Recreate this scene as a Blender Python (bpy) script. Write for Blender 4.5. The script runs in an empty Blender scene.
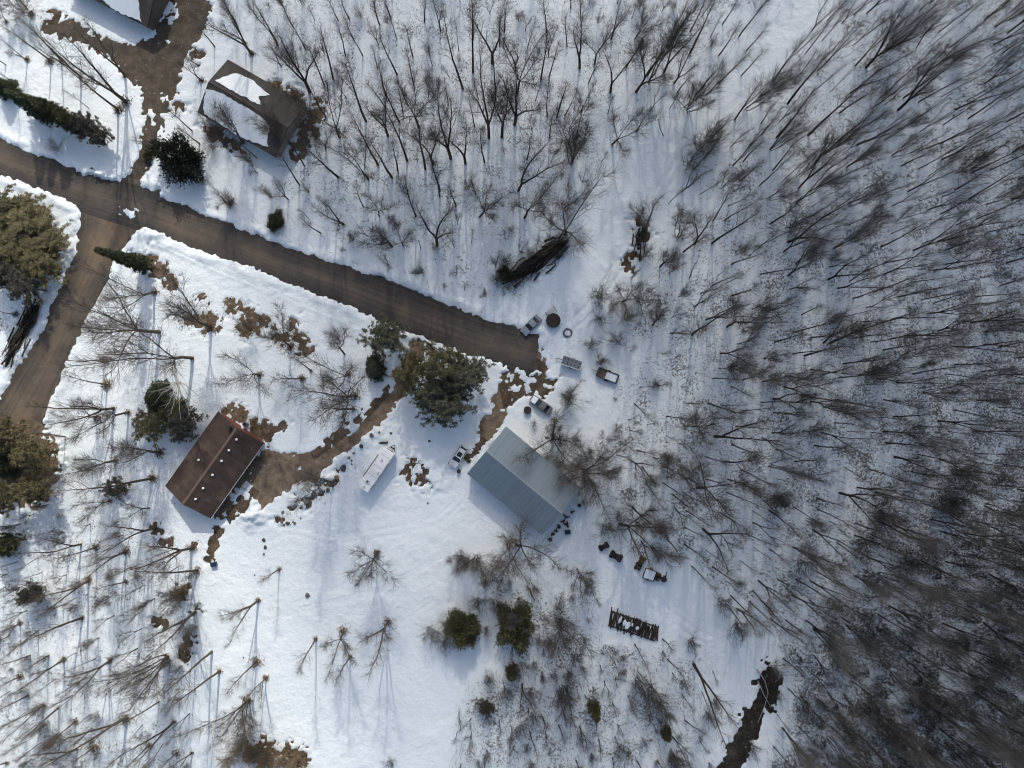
import bpy, bmesh, math, random
import numpy as np
from mathutils import Vector, Matrix, Quaternion

# ------------------------------------------------------------------ camera, world, sun, exposure
scene = bpy.context.scene
COL = scene.collection
CAM_H = 147.0            # metres above the ground
PX = 0.2                 # metres on the ground for one photo pixel
SUN_EL = 37.0

cam_d = bpy.data.cameras.new('camera')
cam = bpy.data.objects.new('camera', cam_d); COL.objects.link(cam)
cam.location = (0, 0, CAM_H); cam.rotation_euler = (0, 0, 0)
cam_d.sensor_fit = 'HORIZONTAL'
cam_d.angle = 2 * math.atan(512 * PX / CAM_H)
cam_d.clip_start = 0.5; cam_d.clip_end = 6000
scene.camera = cam

world = bpy.data.worlds.new('World'); scene.world = world; world.use_nodes = True
wn = world.node_tree; wn.nodes.clear()
sky = wn.nodes.new('ShaderNodeTexSky'); sky.sky_type = 'NISHITA'; sky.sun_disc = False
sky.sun_elevation = math.radians(SUN_EL); sky.sun_rotation = 0.0
sky.air_density = 1.0; sky.dust_density = 3.0; sky.ozone_density = 0.4
bgn = wn.nodes.new('ShaderNodeBackground'); bgn.inputs['Strength'].default_value = 0.15
wo = wn.nodes.new('ShaderNodeOutputWorld')
wn.links.new(sky.outputs[0], bgn.inputs[0]); wn.links.new(bgn.outputs[0], wo.inputs[0])

sun_d = bpy.data.lights.new('sun', 'SUN'); sun_d.energy = 2.6; sun_d.angle = math.radians(0.6)
sun_d.color = (1.0, 0.965, 0.885)
sun = bpy.data.objects.new('sun', sun_d); COL.objects.link(sun)
sun.location = (0, 300, 300)
sdir = Vector((0.03, math.cos(math.radians(SUN_EL)), math.sin(math.radians(SUN_EL))))
sun.rotation_euler = sdir.to_track_quat('Z', 'Y').to_euler()

scene.view_settings.view_transform = 'Standard'
scene.view_settings.look = 'None'
scene.view_settings.exposure = 0.16
scene.view_settings.gamma = 1.0
scene.view_settings.use_curve_mapping = False
scene.cycles.filter_width = 1.0
scene.cycles.max_bounces = 6; scene.cycles.diffuse_bounces = 3

# ------------------------------------------------------------------ helpers
def W2(px, py, h=0.0):
    k = PX * (CAM_H - h) / CAM_H
    return ((px - 512) * k, (384 - py) * k)

def P2(pts, h=0.0):
    return np.array([W2(a, b, h) for a, b in pts])

def tag(o, label=None, cat=None, group=None, kind=None):
    if label: o['label'] = label
    if cat: o['category'] = cat
    if group: o['group'] = group
    if kind: o['kind'] = kind
    return o

def empty(name, loc=(0, 0, 0), rz=0.0):
    o = bpy.data.objects.new(name, None); COL.objects.link(o)
    o.location = loc; o.rotation_euler = (0, 0, rz); o.empty_display_size = 0.3
    return o

def mesh_obj(name, verts, faces, mat=None, parent=None, smooth=False):
    me = bpy.data.meshes.new(name)
    me.from_pydata(verts, [], faces)
    if smooth:
        me.polygons.foreach_set('use_smooth', np.ones(len(me.polygons), dtype=bool))
    me.update()
    if mat: me.materials.append(mat)
    o = bpy.data.objects.new(name, me); COL.objects.link(o)
    if parent: o.parent = parent
    return o

def bm_obj(name, bm, mat=None, parent=None, smooth=False):
    me = bpy.data.meshes.new(name)
    bmesh.ops.recalc_face_normals(bm, faces=bm.faces[:])
    bm.to_mesh(me); bm.free()
    if smooth:
        for p in me.polygons: p.use_smooth = True
    if mat: me.materials.append(mat)
    o = bpy.data.objects.new(name, me); COL.objects.link(o)
    if parent: o.parent = parent
    return o

def box_bm(bm, c, s, rot=None, bev=0.0):
    r = bmesh.ops.create_cube(bm, size=1.0)
    vs = r['verts']
    bmesh.ops.scale(bm, vec=s, verts=vs)
    if bev > 0:
        es = list({e for v in vs for e in v.link_edges})
        rb = bmesh.ops.bevel(bm, geom=es, offset=bev, segments=2, affect='EDGES', profile=0.5)
        vs = list({v for f in rb['faces'] for v in f.verts} | {v for v in vs if v.is_valid})
    if rot is not None:
        bmesh.ops.rotate(bm, cent=(0, 0, 0), matrix=rot, verts=vs)
    bmesh.ops.translate(bm, vec=c, verts=vs)
    return vs

def box(name, c, s, mat, parent=None, rot=None, bev=0.0):
    bm = bmesh.new(); box_bm(bm, c, s, rot, bev)
    return bm_obj(name, bm, mat, parent)

def cyl_bm(bm, c, r, h, rot=None, seg=12, r2=None):
    q = bmesh.ops.create_cone(bm, cap_ends=True, segments=seg, radius1=r, radius2=r if r2 is None else r2, depth=h)
    if rot is not None: bmesh.ops.rotate(bm, cent=(0, 0, 0), matrix=rot, verts=q['verts'])
    bmesh.ops.translate(bm, vec=c, verts=q['verts'])

def cyl(name, c, r, h, mat, parent=None, rot=None, seg=12, r2=None, smooth=False):
    bm = bmesh.new(); cyl_bm(bm, c, r, h, rot, seg, r2)
    return bm_obj(name, bm, mat, parent, smooth)

RX = Matrix.Rotation(math.pi / 2, 3, 'X'); RY = Matrix.Rotation(math.pi / 2, 3, 'Y')

# ---- numpy noise
def _hash(ix, iy, seed):
    n = (ix.astype(np.int64) * 374761393 + iy.astype(np.int64) * 668265263 + seed * 1442695041) & 0xffffffff
    n = ((n ^ (n >> 13)) * 1274126177) & 0xffffffff
    return ((n ^ (n >> 16)) & 0xffff) / 65535.0

def vnoise(x, y, seed=0):
    x = np.asarray(x, float); y = np.asarray(y, float)
    ix = np.floor(x); iy = np.floor(y); fx = x - ix; fy = y - iy
    fx = fx * fx * (3 - 2 * fx); fy = fy * fy * (3 - 2 * fy)
    a = _hash(ix, iy, seed); b = _hash(ix + 1, iy, seed); c = _hash(ix, iy + 1, seed); d = _hash(ix + 1, iy + 1, seed)
    return (a * (1 - fx) + b * fx) * (1 - fy) + (c * (1 - fx) + d * fx) * fy - 0.5

def fbm(x, y, scale, seed=0, oct=3):
    s = 0; a = 1.0
    for i in range(oct):
        s = s + a * vnoise(np.asarray(x) / scale, np.asarray(y) / scale, seed + i * 17)
        a *= 0.5; scale *= 0.5
    return s

def sstep(a, b, x):
    t = np.clip((x - a) / (b - a), 0, 1); return t * t * (3 - 2 * t)

def seg_dist(x, y, pts):
    d = np.full(np.shape(x), 1e9)
    for i in range(len(pts) - 1):
        ax, ay = pts[i]; bx, by = pts[i + 1]
        vx, vy = bx - ax, by - ay; L = vx * vx + vy * vy + 1e-9
        t = np.clip(((x - ax) * vx + (y - ay) * vy) / L, 0, 1)
        d = np.minimum(d, np.hypot(x - ax - t * vx, y - ay - t * vy))
    return d

def inside(x, y, poly):
    c = np.zeros(np.shape(x), bool); n = len(poly)
    for i in range(n):
        x1, y1 = poly[i]; x2, y2 = poly[(i + 1) % n]
        if y1 == y2: continue
        c ^= ((y1 > y) != (y2 > y)) & (x < (x2 - x1) * (y - y1) / (y2 - y1) + x1)
    return c

def sdf(x, y, poly):
    d = seg_dist(x, y, list(poly) + [poly[0]])
    return np.where(inside(x, y, poly), -d, d)

# ------------------------------------------------------------------ materials
class NT:
    def __init__(s, name):
        s.m = bpy.data.materials.new(name); s.m.use_nodes = True
        s.t = s.m.node_tree; s.b = s.t.nodes['Principled BSDF']
    def n(s, t, **kw):
        o = s.t.nodes.new(t)
        for k, v in kw.items():
            if k in o.inputs: o.inputs[k].default_value = v
            else: setattr(o, k, v)
        return o
    def l(s, a, b): s.t.links.new(a, b)
    def ramp(s, fac, stops):
        r = s.n('ShaderNodeValToRGB'); e = r.color_ramp.elements
        while len(e) < len(stops): e.new(0.5)
        for i, (p, c) in enumerate(stops):
            e[i].position = p; e[i].color = (*c, 1) if len(c) == 3 else c
        s.l(fac, r.inputs[0]); return r.outputs[0]
    def noise(s, scale, detail=4, rough=0.55, vec=None, dim='3D'):
        o = s.n('ShaderNodeTexNoise', Scale=scale, Detail=detail, Roughness=rough)
        if vec is not None: s.l(vec, o.inputs['Vector'])
        return o.outputs['Fac']
    def coord(s, kind='Object'):
        return s.n('ShaderNodeTexCoord').outputs[kind]
    def mapped(s, sc, kind='Object'):
        m = s.n('ShaderNodeMapping'); m.inputs['Scale'].default_value = sc
        s.l(s.coord(kind), m.inputs[0]); return m.outputs[0]
    def mix(s, f, a, b, mode='MIX'):
        m = s.n('ShaderNodeMix', data_type='RGBA', blend_type=mode)
        for sock, v in ((m.inputs[0], f), (m.inputs[6], a), (m.inputs[7], b)):
            if hasattr(v, 'is_linked'): s.l(v, sock)
            else: sock.default_value = v if not isinstance(v, tuple) else (*v, 1)
        return m.outputs[2]
    def math(s, op, a, b=0.0):
        m = s.n('ShaderNodeMath', operation=op)
        for i, v in enumerate((a, b)):
            if hasattr(v, 'is_linked'): s.l(v, m.inputs[i])
            else: m.inputs[i].default_value = v
        return m.outputs[0]
    def bump(s, h, strength=0.3, dist=0.05):
        b = s.n('ShaderNodeBump', Strength=strength, Distance=dist)
        s.l(h, b.inputs['Height']); s.l(b.outputs[0], s.b.inputs['Normal'])
    def out(s, col=None, rough=0.8, metal=0.0, spec=0.3):
        if col is not None:
            if hasattr(col, 'is_linked'): s.l(col, s.b.inputs['Base Color'])
            else: s.b.inputs['Base Color'].default_value = (*col, 1)
        if hasattr(rough, 'is_linked'): s.l(rough, s.b.inputs['Roughness'])
        else: s.b.inputs['Roughness'].default_value = rough
        s.b.inputs['Metallic'].default_value = metal
        s.b.inputs['Specular IOR Level'].default_value = spec
        return s.m

def simple(name, col, var=0.25, scale=3.0, rough=0.7, metal=0.0, spec=0.3, bump=0.0, objvar=0.0):
    t = NT(name)
    f = t.noise(scale, 5, 0.6, t.coord())
    a = tuple(c * (1 - var) for c in col); b = tuple(min(1, c * (1 + var)) for c in col)
    c = t.ramp(f, [(0.3, a), (0.7, b)])
    if objvar > 0:
        oi = t.n('ShaderNodeObjectInfo').outputs['Random']
        v = t.n('ShaderNodeMapRange'); t.l(oi, v.inputs[0]); v.inputs[3].default_value = 1 - objvar; v.inputs[4].default_value = 1 + objvar
        cm = t.n('ShaderNodeCombineColor')
        for i in range(3): t.l(v.outputs[0], cm.inputs[i])
        c = t.mix(1.0, c, cm.outputs[0], 'MULTIPLY')
    if bump: t.bump(t.noise(scale * 6, 4, 0.6, t.coord()), bump, 0.03)
    return t.out(c, rough, metal, spec)

M = {}
def mat_snow():
    t = NT('snow')
    co = t.coord()
    lit = t.n('ShaderNodeAttribute', attribute_name='litter').outputs['Fac']
    base = t.ramp(t.noise(0.12, 5, 0.6, co), [(0.3, (0.755, 0.825, 0.850)), (0.7, (0.835, 0.885, 0.902))])
    # fallen leaves, twigs and debris lying on the snow
    n1 = t.noise(2.2, 7, 0.75, co); n2 = t.noise(0.16, 5, 0.65, co); n3 = t.noise(5.0, 3, 0.7, co)
    s = t.math('ADD', t.math('MULTIPLY', n1, 0.48), t.math('ADD', t.math('MULTIPLY', n2, 0.34), t.math('MULTIPLY', n3, 0.28)))
    thr = t.math('SUBTRACT', 0.722, t.math('MULTIPLY', lit, 0.19))
    fac = t.n('ShaderNodeMapRange', interpolation_type='SMOOTHSTEP'); t.l(t.math('SUBTRACT', s, thr), fac.inputs[0])
    fac.inputs[1].default_value = -0.01; fac.inputs[2].default_value = 0.06; fac.inputs[4].default_value = 0.88
    debris = t.ramp(t.noise(0.8, 3, 0.6, co), [(0.35, (0.040, 0.035, 0.031)), (0.7, (0.105, 0.088, 0.070))])
    col = t.mix(fac.outputs[0], base, debris)
    t.bump(t.math('ADD', t.noise(1.2, 8, 0.65, co), t.math('MULTIPLY', t.noise(0.35, 3, 0.5, co), 1.5)), 0.6, 0.28)
    return t.out(col, 0.65, 0, 0.25)
M['snow'] = mat_snow()

def mat_road(name, dark, mid, sand):
    t = NT(name)
    co = t.coord()
    uv = t.n('ShaderNodeUVMap').outputs[0]
    mp = t.n('ShaderNodeMapping'); mp.inputs['Scale'].default_value = (13, 0.03, 1); t.l(uv, mp.inputs[0])
    streak = t.noise(1.0, 4, 0.6, mp.outputs[0])
    blotch = t.noise(0.13, 7, 0.7, co)
    sep = t.n('ShaderNodeSeparateXYZ'); t.l(uv, sep.inputs[0])
    u = t.math('ABSOLUTE', t.math('SUBTRACT', sep.outputs[0], 0.52))
    cen = t.math('MULTIPLY', t.math('SUBTRACT', 0.34, u), 0.42)
    f = t.math('ADD', t.math('MULTIPLY', streak, 0.36), t.math('ADD', t.math('MULTIPLY', blotch, 0.72), cen))
    col = t.ramp(f, [(0.42, dark), (0.58, mid), (0.80, sand)])
    gr = t.noise(9, 4, 0.7, co)
    col = t.mix(0.5, col, t.ramp(gr, [(0.3, (0.45, 0.45, 0.45)), (0.7, (1, 1, 1))]), 'MULTIPLY')
    t.bump(t.noise(5, 5, 0.7, co), 0.5, 0.05)
    return t.out(col, t.ramp(blotch, [(0.3, (0.45,) * 3), (0.6, (0.85,) * 3)]), 0, 0.35)
M['road'] = mat_road('sanded_asphalt', (0.044, 0.040, 0.037), (0.090, 0.075, 0.061), (0.185, 0.142, 0.102))
M['side_road'] = mat_road('worn_side_road', (0.060, 0.052, 0.043), (0.122, 0.096, 0.072), (0.23, 0.165, 0.105))

def mat_soil(name, a, b, c, sc=0.5):
    t = NT(name); co = t.coord()
    col = t.ramp(t.noise(sc, 7, 0.68, co), [(0.32, a), (0.5, b), (0.68, c)])
    gr = t.noise(7, 4, 0.7, co)
    col = t.mix(0.6, col, t.ramp(gr, [(0.3, (0.4, 0.4, 0.4)), (0.65, (1, 1, 1))]), 'MULTIPLY')
    res = t.math('ADD', t.math('MULTIPLY', t.noise(0.9, 5, 0.7, co), 0.6), t.math('MULTIPLY', t.noise(3.5, 4, 0.7, co), 0.4))   # thin leftover snow
    col = t.mix(t.ramp(res, [(0.60, (0, 0, 0)), (0.655, (0.75, 0.75, 0.75))]), col, (0.72, 0.74, 0.75))
    t.bump(t.noise(4, 6, 0.7, co), 0.7, 0.1)
    return t.out(col, 0.9, 0, 0.2)
M['soil'] = mat_soil('bare_soil', (0.055, 0.042, 0.031), (0.115, 0.084, 0.058), (0.20, 0.150, 0.105))
M['mud'] = mat_soil('driveway_gravel', (0.120, 0.090, 0.064), (0.225, 0.168, 0.117), (0.34, 0.262, 0.188))
M['gravel'] = mat_soil('dark_gravel', (0.06, 0.05, 0.04), (0.105, 0.085, 0.064), (0.16, 0.13, 0.10))
M['litter'] = mat_soil('leaf_litter', (0.085, 0.062, 0.043), (0.18, 0.132, 0.090), (0.31, 0.24, 0.17), 0.9)
M['ditch'] = mat_soil('dark_ditch_soil', (0.016, 0.014, 0.012), (0.036, 0.030, 0.025), (0.075, 0.064, 0.052), 0.8)

def mat_bark(name, a, b, objvar=0.25):
    t = NT(name); co = t.mapped((1, 1, 0.25))
    col = t.ramp(t.noise(5, 5, 0.7, co), [(0.3, a), (0.7, b)])
    oi = t.n('ShaderNodeObjectInfo').outputs['Random']
    v = t.n('ShaderNodeMapRange'); t.l(oi, v.inputs[0]); v.inputs[3].default_value = 1 - objvar; v.inputs[4].default_value = 1 + objvar
    cm = t.n('ShaderNodeCombineColor')
    for i in range(3): t.l(v.outputs[0], cm.inputs[i])
    col = t.mix(1.0, col, cm.outputs[0], 'MULTIPLY')
    return t.out(col, 0.9, 0, 0.15)
M['bark'] = mat_bark('bark', (0.060, 0.050, 0.040), (0.150, 0.125, 0.098))
M['twig'] = mat_bark('twig', (0.072, 0.064, 0.056), (0.155, 0.136, 0.116))
M['twig_grey'] = mat_bark('grey_twig', (0.088, 0.085, 0.082), (0.185, 0.178, 0.170))
M['bark_pale'] = mat_bark('pale_bark', (0.26, 0.24, 0.21), (0.48, 0.44, 0.39))
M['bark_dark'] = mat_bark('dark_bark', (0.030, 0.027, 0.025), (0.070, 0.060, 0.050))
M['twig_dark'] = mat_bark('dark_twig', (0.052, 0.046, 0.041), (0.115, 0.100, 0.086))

def mat_leaf(name, a, b, c):
    t = NT(name); co = t.coord()
    col = t.ramp(t.noise(1.1, 5, 0.7, co), [(0.3, a), (0.52, b), (0.72, c)])
    oi = t.n('ShaderNodeObjectInfo').outputs['Random']
    v = t.n('ShaderNodeMapRange'); t.l(oi, v.inputs[0]); v.inputs[3].default_value = 0.8; v.inputs[4].default_value = 1.2
    cm = t.n('ShaderNodeCombineColor')
    for i in range(3): t.l(v.outputs[0], cm.inputs[i])
    col = t.mix(1.0, col, cm.outputs[0], 'MULTIPLY')
    return t.out(col, 0.7, 0, 0.25)
M['spruce'] = mat_leaf('spruce_needles', (0.022, 0.029, 0.016), (0.044, 0.056, 0.028), (0.075, 0.088, 0.042))
M['pine'] = mat_leaf('pine_needles', (0.068, 0.072, 0.046), (0.130, 0.132, 0.084), (0.215, 0.210, 0.140))
M['olive'] = mat_leaf('olive_needles', (0.078, 0.072, 0.036), (0.155, 0.138, 0.070), (0.245, 0.210, 0.122))
M['yew'] = mat_leaf('dark_yew', (0.009, 0.010, 0.008), (0.020, 0.022, 0.016), (0.036, 0.038, 0.026))
M['cedar'] = mat_leaf('cedar_sprays', (0.036, 0.038, 0.018), (0.076, 0.076, 0.037), (0.128, 0.122, 0.064))
M['grey_needle'] = mat_leaf('greyish_needles', (0.042, 0.042, 0.034), (0.086, 0.083, 0.066), (0.145, 0.135, 0.108))
M['dry'] = mat_leaf('dry_grass', (0.13, 0.093, 0.058), (0.25, 0.187, 0.118), (0.38, 0.30, 0.20))

# ------------------------------------------------------------------ ground zones (photo pixels -> metres)
ROAD_N = [(-60, 115), (0, 139), (50, 160), (92, 177), (145, 192), (200, 213), (256, 235), (298, 252), (350, 268), (396, 283), (431, 298), (465, 311), (491, 321), (520, 329), (540, 336)]
ROAD_S = [(-60, 150), (0, 174), (47, 192), (90, 211), (147, 229), (185, 244), (220, 257), (256, 271), (305, 289), (351, 307), (386, 323), (425, 338), (463, 352), (500, 363), (534, 373)]
SIDE_L = [(62, 170), (72, 196), (80, 212), (80, 228), (74, 256), (57, 292), (40, 337), (15, 372), (-5, 405), (-30, 450), (-60, 500)]
SIDE_R = [(160, 190), (156, 216), (135, 234), (120, 252), (109, 274), (96, 302), (82, 330), (62, 375), (28, 451), (0, 510), (-30, 570)]

def poly_from(n, s): return list(n) + list(reversed(s))
DIRT = {}   # name: (polygon px, noise amplitude m, noise scale m, material, patchiness)
DIRT['main_road'] = (poly_from(ROAD_N, ROAD_S), 0.55, 3.0, 'road', 0)
DIRT['side_road'] = (poly_from(SIDE_L, SIDE_R), 0.55, 3.0, 'side_road', 0)
DIRT['upper_driveway'] = ([(116, 192), (122, 182), (136, 162), (143, 140), (145, 112), (138, 90), (124, 74), (110, 60), (92, 48), (70, 40), (44, 34), (38, 26), (52, 20), (72, 22), (88, 32), (104, 40), (122, 46), (140, 44), (156, 38), (154, 22), (146, 12), (142, -30), (215, -30), (210, 8), (205, 26), (198, 42), (190, 52), (183, 66), (177, 82), (169, 100), (162, 122), (154, 150), (146, 172), (140, 194)], 0.8, 2.6, 'gravel', 0)
DIRT['house_driveway'] = ([(262, 446), (276, 452), (290, 456), (313, 452), (338, 441), (352, 433), (364, 421), (378, 405), (392, 389), (404, 366), (410, 340), (426, 340), (420, 374), (406, 394), (389, 412), (373, 429), (359, 443), (340, 456), (321, 469), (317, 481), (298, 481), (292, 490), (276, 499), (262, 510), (255, 500), (250, 480), (256, 462)], 0.6, 2.4, 'mud', 0)
DIRT['barn_driveway'] = ([(496, 350), (540, 352), (548, 366), (540, 374), (520, 376), (514, 384), (508, 396), (505, 412), (500, 428), (492, 440), (484, 444), (479, 436), (482, 420), (492, 402), (502, 386), (506, 372)], 1.3, 2.2, 'mud', 0)
DIRT['muddy_yard'] = ([(510, 366), (530, 362), (548, 372), (556, 382), (554, 394), (540, 392), (526, 388), (520, 398), (508, 404), (506, 384)], 2.6, 2.0, 'soil', 1.0)
DIRT['ditch'] = ([(768, 664), (777, 668), (779, 682), (776, 700), (766, 714), (754, 738), (742, 756), (736, 790), (712, 790), (722, 762), (730, 742), (740, 714), (752, 696), (758, 674)], 1.8, 2.2, 'ditch', 0)
def blob(cx, cy, rx, ry, rot=0.0, n=14):
    c, s = math.cos(rot), math.sin(rot)
    return [(cx + rx * math.cos(a) * c - ry * math.sin(a) * s, cy + rx * math.cos(a) * s + ry * math.sin(a) * c) for a in [i * 2 * math.pi / n for i in range(n)]]
BEDS = [blob(22, 242, 36, 44, -.2, 20), blob(28, 465, 30, 42, 0, 20), blob(150, 265, 17, 9, 0.25), blob(171, 282, 6, 5), blob(205, 303, 7, 7), blob(209, 322, 12, 9), blob(232, 305, 9, 6, 0.6), blob(250, 315, 6, 5), blob(247, 328, 11, 7, 0.3),
        blob(266, 323, 10, 6, 0.5), blob(281, 336, 13, 6, 0.7), blob(302, 343, 13, 7, 0.9), blob(188, 320, 7, 5), blob(291, 325, 5, 4, 0.5), blob(236, 414, 13, 7, 0.5), blob(262, 432, 9, 11, 0.6), blob(254, 424, 8, 6, 0.5),
        blob(308, 128, 10, 34, 0.45), blob(290, 98, 26, 8, 0.5), blob(225, 140, 22, 6, 0.55), blob(245, 472, 9, 22, 0.6), blob(225, 505, 6, 14, 0.6),
        [(402, 475), (407, 468), (414, 464), (415, 469), (411, 475), (407, 478)], blob(417, 462, 4, 2, 0.4), [(412, 484), (417, 475), (423, 471), (429, 467), (433, 469), (428, 479), (422, 487), (417, 490)],
        blob(52, 16, 8, 4), blob(200, 55, 8, 4, 0.4), blob(176, 105, 5, 7, -0.5), blob(300, 345, 6, 8), blob(192, 548, 8, 4, 0.4), blob(168, 543, 7, 4),
        blob(182, 592, 9, 7), blob(160, 622, 6, 4, .4), blob(190, 641, 5, 7, .5), blob(186, 655, 4, 7, -.3), blob(195, 612, 5, 4), blob(157, 529, 5, 4), blob(333, 484, 5, 3.5), blob(324, 491, 7, 3, -.5), blob(306, 502, 7, 3, -.5), blob(293, 508, 6, 3, -.5), blob(343, 468, 4, 3), blob(285, 520, 7, 3, .2), blob(262, 752, 20, 14, .3), blob(295, 756, 14, 12),
        blob(641, 233, 6, 16, 0.1), blob(632, 262, 6, 12, 0.5)]
TRAILS = [([(214, 526), (219, 530), (215, 540), (212, 552), (208, 562)], 0.75), ([(243, 496), (236, 508), (229, 519)], 0.35), ([(256, 489), (247, 503), (239, 515), (228, 521)], 0.4),
          ([(268, 440), (276, 432), (286, 426)], 0.35), ([(272, 433), (288, 421)], 0.25), ([(312, 456), (330, 443), (350, 428), (372, 408), (388, 390)], 0.32), ([(322, 445), (345, 428), (372, 404)], 0.22), ([(465, 460), (478, 448), (486, 440)], 0.5)]
RUTS = [([(390, 440), (410, 500), (400, 600), (350, 700), (320, 790)], 0.75, 0.05), ([(470, 490), (440, 520), (400, 530), (330, 540), (290, 530)], 0.75, 0.05), ([(520, 560), (470, 600), (420, 660), (400, 790)], 0.4, 0.05), ([(225, 640), (300, 610), (380, 590), (470, 540)], 0.3, 0.06), ([(300, 290), (330, 340), (350, 390)], 0.3, 0.05), ([(780, 70), (730, 115), (690, 150), (655, 200), (622, 262), (590, 310), (560, 335)], 0.9, 0.10), ([(765, 80), (715, 124), (680, 160), (640, 220), (610, 280), (580, 320)], 0.9, 0.07),
        ([(590, 500), (588, 540), (620, 580), (690, 630), (745, 660)], 0.9, 0.08), ([(600, 540), (602, 600), (596, 640)], 0.8, 0.07),
        ([(280, 720), (320, 680), (370, 640), (430, 600)], 0.5, 0.06), ([(392, 720), (425, 690), (462, 650)], 0.5, 0.06), ([(400, 470), (430, 455), (448, 440), (456, 420)], 0.9, 0.07), ([(445, 490), (452, 475), (470, 455), (482, 440)], 0.9, 0.10),
        ([(0, 150), (60, 178), (110, 195)], 0.0, 0.0), ([(330, 480), (325, 560), (322, 640)], 0.25, 0.03), ([(150, 240), (230, 275), (330, 315), (380, 335)], 0.4, -0.10)]
ISLES = [(120, 207, 4, 1.5, -.3), (128, 211, 6, 2, -.2), (136, 209, 4, 1.6, -.4), (131, 216, 4, 1.5, 0), (118, 214, 3, 1.2, 0), (162, 98, 2, 4, .3), (168, 100, 1.5, 5, .3), (150, 112, 2, 3, 0), (152, 120, 3, 4, .2), (165, 10, 10, 7, -.6), (172, 17, 5, 4, 0), (168, 42, 2, 2, 0), (300, 470, 2, 2, 0), (521, 372, 5, 2, -.2), (530, 380, 7, 2, -.3), (516, 388, 3, 3, 0), (512, 400, 2, 4, 0), (505, 410, 3, 2, 0), (538, 372, 4, 2, 0), (545, 386, 4, 2, -.3), (526, 392, 3, 2, 0), (508, 378, 3, 3, 0)]
BUMPS = [(257, 512, 2.2, 0.7), (250, 520, 2.0, 0.4), (300, 497, 2.0, 0.45), (322, 478, 2.0, 0.5), (345, 455, 2.0, 0.5), (365, 438, 2.2, 0.5), (492, 436, 2.0, 0.5), (425, 490, 2.2, 0.35), (436, 482, 2.0, 0.3), (380, 430, 2.0, 0.4), (152, 235, 3.0, 0.5), (84, 200, 3.0, 0.45),
         (100, 176, 3, 0.5), (544, 380, 2, 0.3), (160, 90, 2.5, 0.3), (700, 600, 6, 0.4), (430, 545, 10, 0.35), (360, 600, 14, 0.4)]
ZONES = {
 'upper': [(212, -60), (232, 20), (262, 60), (310, 95), (318, 130), (290, 160), (250, 175), (290, 225), (340, 250), (430, 284), (500, 305), (515, 272), (556, 234), (574, 195), (606, 162), (650, 126), (710, 86), (770, 30), (815, -60)],
 'right': [(865, -60), (816, 30), (758, 95), (708, 140), (672, 190), (652, 250), (615, 285), (604, 320), (626, 350), (610, 400), (590, 440), (600, 520), (640, 545), (700, 575), (755, 620), (775, 660), (775, 720), (745, 790), (745, 830), (1120, 830), (1120, -60)],
 'south': [(470, 560), (520, 575), (600, 590), (604, 640), (660, 650), (715, 660), (720, 700), (715, 740), (700, 830), (440, 830), (455, 720), (470, 680), (495, 660), (480, 600)],
 'left': [(-60, 500), (60, 500), (150, 520), (200, 550), (200, 640), (190, 700), (215, 830), (-60, 830)],
 'topleft': [(-60, -60), (90, -60), (40, 20), (36, 40), (100, 60), (140, 110), (120, 120), (-60, 70)],
 'roadsidewood': [(-60, 190), (0, 200), (60, 235), (62, 270), (45, 305), (0, 380), (-60, 420)],
 'yard': [(60, 380), (130, 300), (215, 300), (240, 400), (170, 480), (215, 530), (200, 560), (60, 505), (30, 470)],
 'roadverge': [(250, 215), (300, 240), (430, 285), (520, 318), (520, 330), (400, 292), (300, 258), (240, 228)],
 'barnside': [(525, 425), (560, 420), (600, 440), (600, 520), (575, 495)],
}
LIT_LVL = {'upper': 0.70, 'right': 0.80, 'south': 0.80, 'left': 0.74, 'topleft': 0.35, 'roadsidewood': 0.8, 'barnside': 0.75, 'yard': 0.42, 'roadverge': 0.6}
ZW = {k: P2(v) for k, v in ZONES.items()}
DW = {k: P2(v[0]) for k, v in DIRT.items()}
BW = [P2(b) for b in BEDS]; TW = [(P2(a), w) for a, w in TRAILS]
RW = [(P2(a), g, d) for a, g, d in RUTS if d != 0]

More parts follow.
